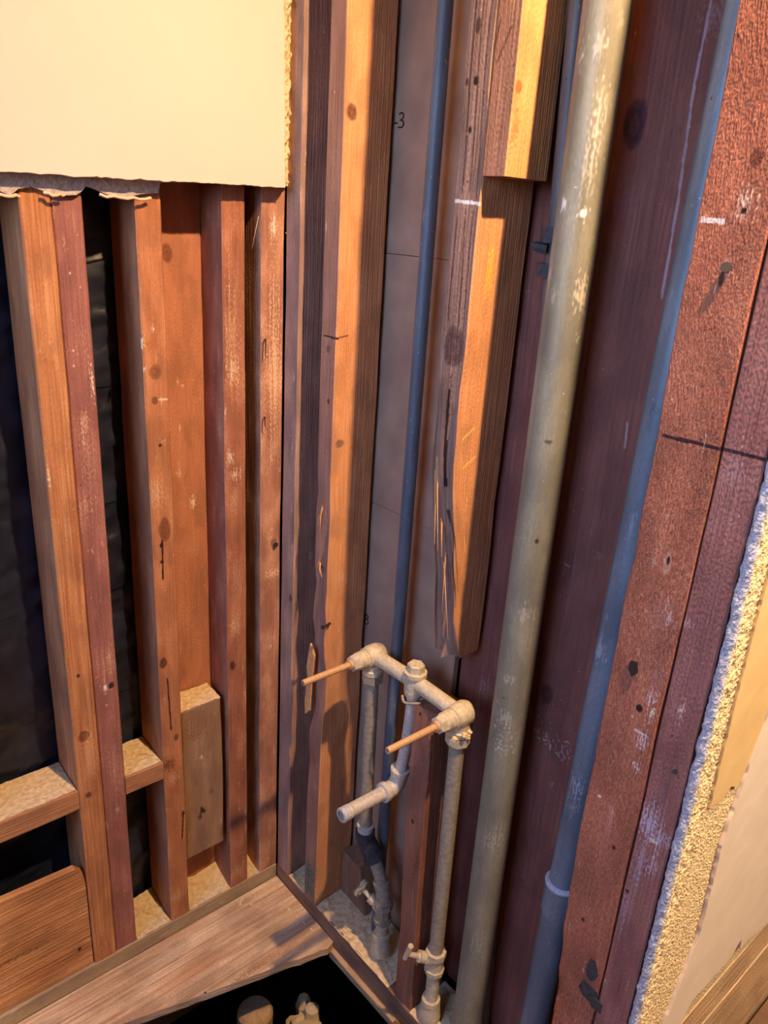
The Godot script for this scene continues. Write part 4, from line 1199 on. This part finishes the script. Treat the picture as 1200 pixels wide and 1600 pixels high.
# ---------------------------------------------------------------- shower valve with its risers
func valve() -> void:
	var L := Vector3(0.02, 0.657, 0.259)
	var Rr := Vector3(0.02, 0.657, 0.465)
	var C := Vector3(0.02, 0.660, 0.362)
	var t := thing("shower_valve", "dusty brass two-handle shower valve with copper stems, risers and a capped spout pipe", "valve", Vector3(0.02, 0.0, 0.36))
	var st := begin()
	tube(st, [L + Vector3(0, 0, 0.004), C, Rr - Vector3(0, 0, 0.004)], 0.0128, 24)
	var bar := part("crossbar", st, M.brass, t)
	var X := Vector3(-1, 0, 0)
	for e in [[L, 0.0], [Rr, 1.0]]:
		var p: Vector3 = e[0]
		org = t.position
		st = begin()
		lathe(st, p + Vector3(0.022, 0, 0), X, [[0, 0.0], [0.001, 0.010], [0.005, 0.0165], [0.012, 0.0195], [0.030, 0.0195], [0.036, 0.0175], [0.040, 0.0165]], 28, false)
		lathe(st, p, Vector3.DOWN, [[0.0, 0.016], [0.024, 0.0165], [0.026, 0.0185], [0.034, 0.0185], [0.036, 0.014]], 24)
		var body := part("valve_body", st, M.brass, t)
		st = begin()
		lathe(st, p + Vector3(-0.016, 0, 0), X, [[0, 0.0178], [0.003, 0.0178], [0.0032, 0.0155], [0.020, 0.0150], [0.023, 0.0125]], 24)
		part("bonnet", st, M.brass, body)
		st = begin()
		lathe(st, p + Vector3(-0.036, 0, 0), X, [[0, 0.0], [0, 0.0142], [0.012, 0.0142], [0.0135, 0.0115], [0.0135, 0.0]], 6, true, 0.3)
		part("packing_nut", st, M.brass, body)
		st = begin()
		lathe(st, p + Vector3(-0.049, 0, 0), X, [[0, 0.0], [0, 0.0085], [0.006, 0.0085], [0.006, 0.0054], [0.098 - 0.001, 0.0054], [0.098, 0.0048], [0.098, 0.0026], [0.090, 0.0024], [0.090, 0.0]], 18)
		part("stem", st, M.copper, body, "cut copper stem")
		st = begin()
		lathe(st, p - Vector3(0, 0.036, 0), Vector3.DOWN, [[0, 0.0], [0, 0.0195], [0.014, 0.0195], [0.017, 0.0155], [0.017, 0.0]], 6 if e[1] == 0.0 else 8)
		var un := part("union_nut", st, M.brass if e[1] == 1.0 else M.galv, body)
		un.set_meta("label", "union nut under the valve")
	# clods of mortar on the right hand body
	org = t.position
	st = begin()
	for k in 5:
		var a := k * 1.3
		lathe(st, Rr + Vector3(-0.008 + 0.016 * sin(a * 1.7), -0.022 - 0.002 * k, 0.017 + 0.003 * cos(a)), Vector3(0.3, 1, 0.4 * sin(a)), [[-0.005, 0.001], [-0.003, 0.0045], [0.002, 0.0045], [0.004, 0.001]], 8, true, a)
	part("mortar_clods", st, M.sand, t).set_meta("kind", "stuff")
	# centre tee with the plug
	st = begin()
	lathe(st, C - Vector3(0, 0.024, 0), Vector3.UP, [[0, 0.0], [0, 0.0155], [0.006, 0.0165], [0.034, 0.0165], [0.036, 0.0188], [0.043, 0.0188], [0.0435, 0.0150], [0.0435, 0.0]], 24)
	var tee := part("centre_tee", st, M.brass, t)
	st = begin()
	lathe(st, C + Vector3(0, 0.0195, 0), Vector3.UP, [[0, 0.0], [0, 0.0145], [0.012, 0.0145], [0.014, 0.0125], [0.014, 0.0]], 6, true, 0.2)
	part("hex_plug", st, M.brass, tee)
	# drop to the spout
	st = begin()
	tube(st, bend([C - Vector3(0, 0.02, 0), Vector3(0.02, 0.56, 0.358), Vector3(0.021, 0.48, 0.347), Vector3(0.021, 0.458, 0.343)]), 0.0105, 16)
	part("drop_pipe", st, M.galv_light, t)
	st = begin()
	tube(st, bend([Vector3(0.021, 0.472, 0.345), Vector3(0.020, 0.450, 0.342), Vector3(0.010, 0.4385, 0.341), Vector3(-0.008, 0.437, 0.340)]), 0.0148, 20)
	lathe(st, Vector3(-0.004, 0.437, 0.340), X, [[0, 0.0], [0, 0.0172], [0.009, 0.0172], [0.010, 0.013], [0.010, 0.0]], 24)
	lathe(st, Vector3(0.0205, 0.468, 0.3445), Vector3(0, 1, 0.1), [[0, 0.0], [0, 0.0168], [0.009, 0.0168], [0.010, 0.011], [0.010, 0.0]], 24)
	part("spout_elbow", st, M.galv_light, t)
	st = begin()
	lathe(st, Vector3(-0.010, 0.437, 0.340), X, [[0, 0.0118], [0.070, 0.0118], [0.0705, 0.0108], [0.074, 0.0124], [0.092, 0.0119], [0.0925, 0.0085], [0.070, 0.0085], [0.070, 0.0]], 24)
	var nip := part("spout_nipple", st, M.galv_light, t, "open-ended pale spout pipe")
	st = begin()
	for k in 5: lathe(st, Vector3(-0.0865 - k * 0.0032, 0.437, 0.340), X, [[0, 0.0118], [0.0012, 0.0129], [0.0024, 0.0118]], 20)
	part("thread", st, M.bead, nip, "white thread tape")
	# strap under the tee
	st = begin()
	tube(st, bend([Vector3(0.004, 0.634, 0.352), Vector3(0.0, 0.628, 0.362), Vector3(0.004, 0.632, 0.376), Vector3(0.012, 0.636, 0.388)]), 0.0022, 8)
	part("wire_strap", st, M.galv, t)
	# risers
	st = begin()
	vertical_pipe(st, Vector3(0.021, 0.285, 0.265), L - Vector3(0, 0.048, 0), 0.0118, 22, 8)
	part("riser", st, M.galv, t, "left riser")
	st = begin()
	vertical_pipe(st, Vector3(0.021, 0.15, 0.470), Rr - Vector3(0, 0.048, 0), 0.0122, 22, 8)
	part("riser", st, M.galv, t, "right riser")
	# left side: coupling, offset, stop valve
	st = begin()
	lathe(st, Vector3(0.021, 0.296, 0.265), Vector3.DOWN, [[0, 0.011], [0, 0.0165], [0.006, 0.0165], [0.006, 0.0145], [0.022, 0.0150], [0.024, 0.011]], 20)
	part("coupling", st, M.galv_light, t)
	st = begin()
	tube(st, bend([Vector3(0.021, 0.282, 0.265), Vector3(0.022, 0.262, 0.266), Vector3(0.026, 0.242, 0.276), Vector3(0.029, 0.222, 0.290)]), 0.0185, 18)
	lathe(st, Vector3(0.0275, 0.232, 0.283), Vector3(0.15, -0.75, 0.6), [[0, 0.0], [0, 0.021], [0.010, 0.021], [0.011, 0.014]], 18)
	part("offset_elbow", st, M.dark_iron, t, "dark cast elbow")
	st = begin()
	tube(st, bend([Vector3(0.0285, 0.226, 0.288), Vector3(0.030, 0.192, 0.307), Vector3(0.031, 0.168, 0.316), Vector3(0.031, 0.135, 0.319)]), 0.0118, 18)
	part("offset_pipe", st, M.galv, t)
	st = begin()
	for q in [[0.186, 0.0162, 0.309], [0.150, 0.0165, 0.318]]:
		lathe(st, Vector3(0.0308, q[0], q[2]), Vector3(0, -1, 0.25), [[0, 0.011], [0, q[1]], [0.006, q[1]], [0.006, 0.011]], 20)
	tube(st, bend([Vector3(0.0306, 0.182, 0.3105), Vector3(0.031, 0.165, 0.3165), Vector3(0.031, 0.148, 0.319)]), 0.0145, 18)
	part("street_elbow", st, M.galv, t)
	stop_valve(t, Vector3(0.031, 0.142, 0.319), Vector3(0.031, 0.018, 0.321), Vector3(-0.30, 0.48, -0.82), true)
	stop_valve(t, Vector3(0.021, 0.168, 0.470), Vector3(0.021, 0.010, 0.471), Vector3(-0.80, 0.42, -0.42), false)

func stop_valve(t: Node3D, a: Vector3, b: Vector3, dir: Vector3, wheel: bool) -> void:
	org = t.position
	dir = dir.normalized()
	var st := begin()
	var dn := (b - a).normalized()
	lathe(st, a, dn, [[-0.002, 0.0], [-0.002, 0.0185], [0.010, 0.0185], [0.010, 0.0150], [0.038, 0.0150], [0.038, 0.0178], [0.047, 0.0178], [0.047, 0.0118]], 8)
	var body := part("stop_valve", st, M.galv if wheel else M.brass, t)
	st = begin()
	var l := a.distance_to(b)
	rod(st, a + dn * 0.045, a + dn * (l - 0.008), 0.0118)
	lathe(st, a + dn * (l - 0.045), dn, [[0, 0.011], [0, 0.0165], [0.010, 0.0175], [0.012, 0.0165], [0.036, 0.0200], [0.045, 0.0200], [0.045, 0.0]], 20)
	part("tail_fitting", st, M.brass, t)
	var p := a + dn * 0.020
	st = begin()
	lathe(st, p, dir, [[0.008, 0.0125], [0.020, 0.0110], [0.020, 0.0088], [0.023, 0.0088], [0.023, 0.0105], [0.034, 0.0105], [0.034, 0.0060], [0.036, 0.0050], [0.056, 0.0045]], 12)
	part("gland", st, M.brass, body)
	st = begin()
	var fa := frame_of(dir)
	if wheel:
		var pts := []
		for k in 17:
			var an := TAU * k / 16
			pts.append(p + dir * (0.058 + 0.0022 * sin(an * 4.0)) + (fa[0] * cos(an) + fa[1] * sin(an)) * (0.015 + 0.0018 * cos(an * 4.0)))
		tube(st, pts, 0.0042, 8)
		rod(st, p + dir * 0.054 - fa[0] * 0.014, p + dir * 0.058 + fa[0] * 0.014, 0.0035)
		rod(st, p + dir * 0.054 - fa[1] * 0.014, p + dir * 0.058 + fa[1] * 0.014, 0.0035)
	else:
		rod(st, p + dir * 0.057 - Vector3(0.002, 0.014, 0.004), p + dir * 0.057 + Vector3(0.002, 0.022, 0.004), 0.0045, 0.0052)
	part("handle", st, M.brass, body)

# ---------------------------------------------------------------- plastered end of the wall
func corner_plaster() -> void:
	var wr := struct("wall_right", Vector3(0.1, 0.0, 0.83), "plastered end of the pipe wall with exposed sand coat and cream paint")
	var st := begin()
	relief(st, Vector3(0.004, 0.20, 0.8225), Vector3.RIGHT, Vector3.UP, Vector3.BACK, 0.172, 1.10, 76, 440, func(x, y):
		var pit := maxf(0.0, wob.get_noise_2d(x * 7000.0, y * 16000.0) - 0.10)
		return 0.0100 + 0.0016 * wob.get_noise_2d(x * 30000.0, y * 30000.0) - 0.012 * pit * (1.0 - smoothstep(0.02, 0.05, x)), 1.0)
	part("sand_coat", st, M.sand, wr, "rough yellow sand plaster")
	org = wr.position
	st = begin()
	var tan_poly := PackedVector2Array()
	tan_poly.append_array(ragged(Vector2(0.0445, 1.30), Vector2(0.0445, 0.86), 70, 0.0016, 41.0))
	tan_poly.append_array(ragged(Vector2(0.046, 0.86), Vector2(0.050, 0.735), 20, 0.002, 43.0))
	tan_poly.append_array(ragged(Vector2(0.050, 0.728), Vector2(0.085, 0.722), 8, 0.002, 45.0))
	tan_poly.append_array(PackedVector2Array([Vector2(0.10, 0.735), Vector2(0.122, 0.722), Vector2(0.14, 0.76), Vector2(0.19, 0.80), Vector2(0.19, 1.30)]))
	sheet(st, tan_poly, Vector3(0, 0, 0.8322), Vector3.RIGHT, Vector3.UP, Vector3.BACK, 0.0034)
	part("tan_coat", st, M.tan, wr, "older tan finish coat")
	st = begin()
	var cr := PackedVector2Array()
	cr.append_array(ragged(Vector2(0.168, 1.30), Vector2(0.150, 0.80), 60, 0.0015, 51.0))
	cr.append_array(ragged(Vector2(0.138, 0.75), Vector2(0.118, 0.64), 18, 0.003, 53.0))
	cr.append_array(ragged(Vector2(0.118, 0.64), Vector2(0.127, 0.475), 26, 0.0025, 55.0))
	cr.append_array(ragged(Vector2(0.127, 0.47), Vector2(0.088, 0.34), 18, 0.001, 57.0))
	cr.append_array(ragged(Vector2(0.088, 0.34), Vector2(0.05, 0.20), 14, 0.001, 58.0))
	cr.append_array(PackedVector2Array([Vector2(0.12, 0.20), Vector2(0.15, 0.28)]))
	cr.append_array(ragged(Vector2(0.17, 0.312), Vector2(0.30, 0.306), 18, 0.006, 59.0))
	cr.append_array(PackedVector2Array([Vector2(0.308, 0.322), Vector2(0.318, 0.326), Vector2(0.325, 0.300)]))
	cr.append_array(ragged(Vector2(0.34, 0.30), Vector2(0.45, 0.280), 14, 0.005, 61.0))
	cr.append_array(PackedVector2Array([Vector2(0.8, 0.27), Vector2(1.399, 0.27), Vector2(1.399, 1.30)]))
	sheet(st, cr, Vector3(0, 0, 0.8325), Vector3.RIGHT, Vector3.UP, Vector3.BACK, 0.0052)
	part("paint_coat", st, M.cream, wr, "cream painted finish coat")
	st = begin()
	slab(st, Vector3(0.176, 0.265, 0.8222), Vector3(1.399, 1.30, 0.8324))
	part("plaster_base", st, M.sand, wr)
	st = begin()
	slab(st, Vector3(0.002, 1.3005, 0.8222), Vector3(1.399, TOP, 0.8375))
	part("plaster", st, M.cream, wr)
	# corner bead: crumbly white nosing
	st = begin()
	var ringn := 10
	st.set_smooth_group(1)
	var segs := 520
	for k in segs:
		for i in ringn:
			var q := []
			for c in [[i, k], [i + 1, k], [i + 1, k + 1], [i, k + 1]]:
				var a: float = PI * 0.35 + PI * 1.3 * c[0] / ringn
				var y: float = 0.02 + 1.28 * c[1] / segs
				var r := 0.0062 + 0.0030 * wob.get_noise_3d(cos(a) * 120.0, y * 5200.0, sin(a) * 120.0)
				q.append(Vector3(0.0035 + cos(a) * r, y, 0.8285 + sin(a) * r * 0.9))
			quad(st, q[1], q[0], q[3], q[2], Vector2(0, 0), Vector2(0, 0), Vector2(0, 0), Vector2(0, 0))
	part("corner_bead", st, M.bead, wr, "crumbly whitish corner bead")
	# bare boards under the plaster
	var bm := wood_mat({"a": c8(160, 120, 78), "b": c8(212, 172, 120), "ks": 0.6, "kb": 0.5, "kf": 0.3, "w": 320, "tw": 0.32, "scratches": 30, "dust": [c8(214, 178, 130), 180.0, 1.0, 0.4]}, [["s", 0.10, 0.55, 16, 26, c8(120, 100, 60), 0.6], ["s", 0.18, 0.5, 30, 50, c8(150, 96, 66), 0.5]], 151)
	for q in [["wall_batten", "narrow bare wooden strip under the broken plaster edge", 0.1835, 0.082, 0.0115], ["bare_baseboard", "wide bare wooden board low on the wall beneath the plaster", -0.068, 0.249, 0.0125], ["lower_baseboard", "bare wooden board lowest on the wall under the wide one", -0.0295, 0.0, 0.0]]:
		if q[3] <= 0.0: continue
		var t := thing(q[0], q[1], "board", Vector3(0.7, q[2], 0.828))
		st = begin()
		timber(st, Vector3(0.125, q[2] + q[3], 0.8225 + q[4]), Vector3.DOWN, Vector3.FORWARD, Vector3.RIGHT, q[3], q[4] - 0.0002, 1.27, {"tw": 0.32, "v0": 0.0, "rough": 0.0008, "chamfer": 0.002, "u0": 0.03})
		part("timber", st, bm, t)

# ---------------------------------------------------------------- floor plank and what lies in the hole
func bottom() -> void:
	var pm := wood_mat({"lift": 0.52, "a": c8(128, 84, 52), "b": c8(218, 180, 134), "ks": 1.1, "kb": 0.7, "kf": 0.3, "sf": 0.09, "w": 288, "tw": 0.3, "scratches": 30, "dust": [c8(216, 186, 140), 165.0, 1.0, 0.5], "bump": 1.0}, [["s", 0.10, 0.95, 20, 90, c8(205, 140, 96), 0.5], ["s", 0.13, 0.75, 20, 80, c8(120, 84, 56), 0.35], ["d", 0.155, 0.94, 2, 2.5, c8(30, 20, 20), 0.9], ["s", 0.02, 1.15, 24, 60, c8(222, 196, 150), 0.7], ["s", 0.09, 1.19, 12, 40, c8(222, 196, 150), 0.4], ["s", 0.17, 1.05, 10, 70, c8(110, 70, 44), 0.4]], 161)
	var t := thing("floor_plank", "worn wooden floor plank along the left wall beside the dark hole", "plank", Vector3(-0.3, -0.042, 0.1))
	var st := begin()
	var poly := PackedVector2Array()
	poly.append_array(PackedVector2Array([Vector2(-0.799, -0.003), Vector2(-0.001, -0.003), Vector2(-0.002, -0.215)]))
	poly.append_array(ragged(Vector2(-0.02, -0.220), Vector2(-0.60, -0.066), 40, 0.0022, 71.0))
	poly.append(Vector2(-0.799, -0.02))
	sheet_uv(st, poly, Vector3(0, -0.0515, 0), Vector3.RIGHT, Vector3.FORWARD, Vector3.UP, 0.017, func(p): return Vector2(-p.y / 0.3, 1.0 - (p.x + 1.2) / TH))
	part("plank", st, pm, t)
	for k in 60:
		var fx := fmod(k * 0.618, 1.0)
		var fy := fmod(k * 0.3819 + 0.31, 1.0)
		if k % 3 == 0: crumb(t, Vector3(-0.012 - 0.02 * fx, -0.0340, 0.02 + 0.16 * fy), 0.0016 + 0.0022 * fx, k)
		else: crumb(t, Vector3(-0.02 - 0.2 * fx * fy, -0.0340, 0.008 + 0.03 * fy * fy), 0.0014 + 0.0024 * fmod(k * 0.77, 1.0), k)
	# joist under the plank end and a ledger under the plate
	var jm := wood_mat({"a": c8(150, 112, 76), "b": c8(206, 164, 118), "ks": 0.4, "kb": 0.6, "kf": 0.5, "scratches": 40}, [], 163)
	t = thing("floor_ledger", "rough pale-edged ledger strip fixed under the pipe wall sole plate", "strip", Vector3(-0.006, -0.075, 0.35))
	st = begin()
	timber(st, Vector3(-0.0085, -0.0535, 0.212), Vector3.DOWN, Vector3.RIGHT, Vector3.BACK, 0.02, 0.04, 0.48, {"rough": 0.002})
	part("timber", st, jm, t)
	t = thing("floor_joist", "dark floor joist under the front edge of the plank", "joist", Vector3(-0.4, -0.24, 0.0))
	st = begin()
	timber(st, Vector3(-0.8, -0.0525, 0.03), Vector3.DOWN, Vector3.FORWARD, Vector3.RIGHT, 0.19, 0.045, 0.78, {"rough": 0.001})
	part("timber", st, jm, t)
	# debris
	t = thing("wood_stub", "rounded brown wooden stub lit on one edge under the plank", "debris", Vector3(-0.115, -0.40, 0.11))
	st = begin()
	lathe(st, Vector3(-0.135, -0.41, 0.12), Vector3(0.05, 1, -0.02), [[0, 0.040], [0.17, 0.038], [0.178, 0.032], [0.18, 0.0]], 18)
	part("stub", st, jm, t)
	t = thing("plaster_rubble", "tapering pale clump of broken plaster standing in the dark hole", "rubble", Vector3(-0.03, -0.40, 0.15))
	st = begin()
	for k in 16:
		var f := k / 15.0
		lathe(st, Vector3(-0.055 + 0.05 * f + 0.014 * sin(k * 2.4), -0.42 + 0.02 * f + 0.02 * sin(k * 1.9), 0.22 - 0.10 * f + 0.012 * cos(k * 2.9)), Vector3(0.2 * sin(k * 2.0), 1, 0.25 * cos(k * 3.0)), [[0, 0.034 - 0.02 * f], [0.05, 0.036 - 0.018 * f], [0.08 + 0.02 * sin(k * 1.3), 0.028 - 0.016 * f], [0.088 + 0.02 * sin(k * 1.3), 0.0]], 7, true, k * 0.7)
	part("clump", st, M.crumble, t)
	t = thing("pale_lump", "round pale lump lying in the hole beside the ledger strip", "debris", Vector3(0.0, -0.32, 0.27))
	st = begin()
	lathe(st, Vector3(-0.010, -0.36, 0.315), Vector3(0.1, 1, 0.1), [[-0.08, 0.03], [0.0, 0.034], [0.02, 0.030], [0.032, 0.018], [0.036, 0.0]], 14, false)
	part("lump", st, M.dust, t)
	flush_crumbs()
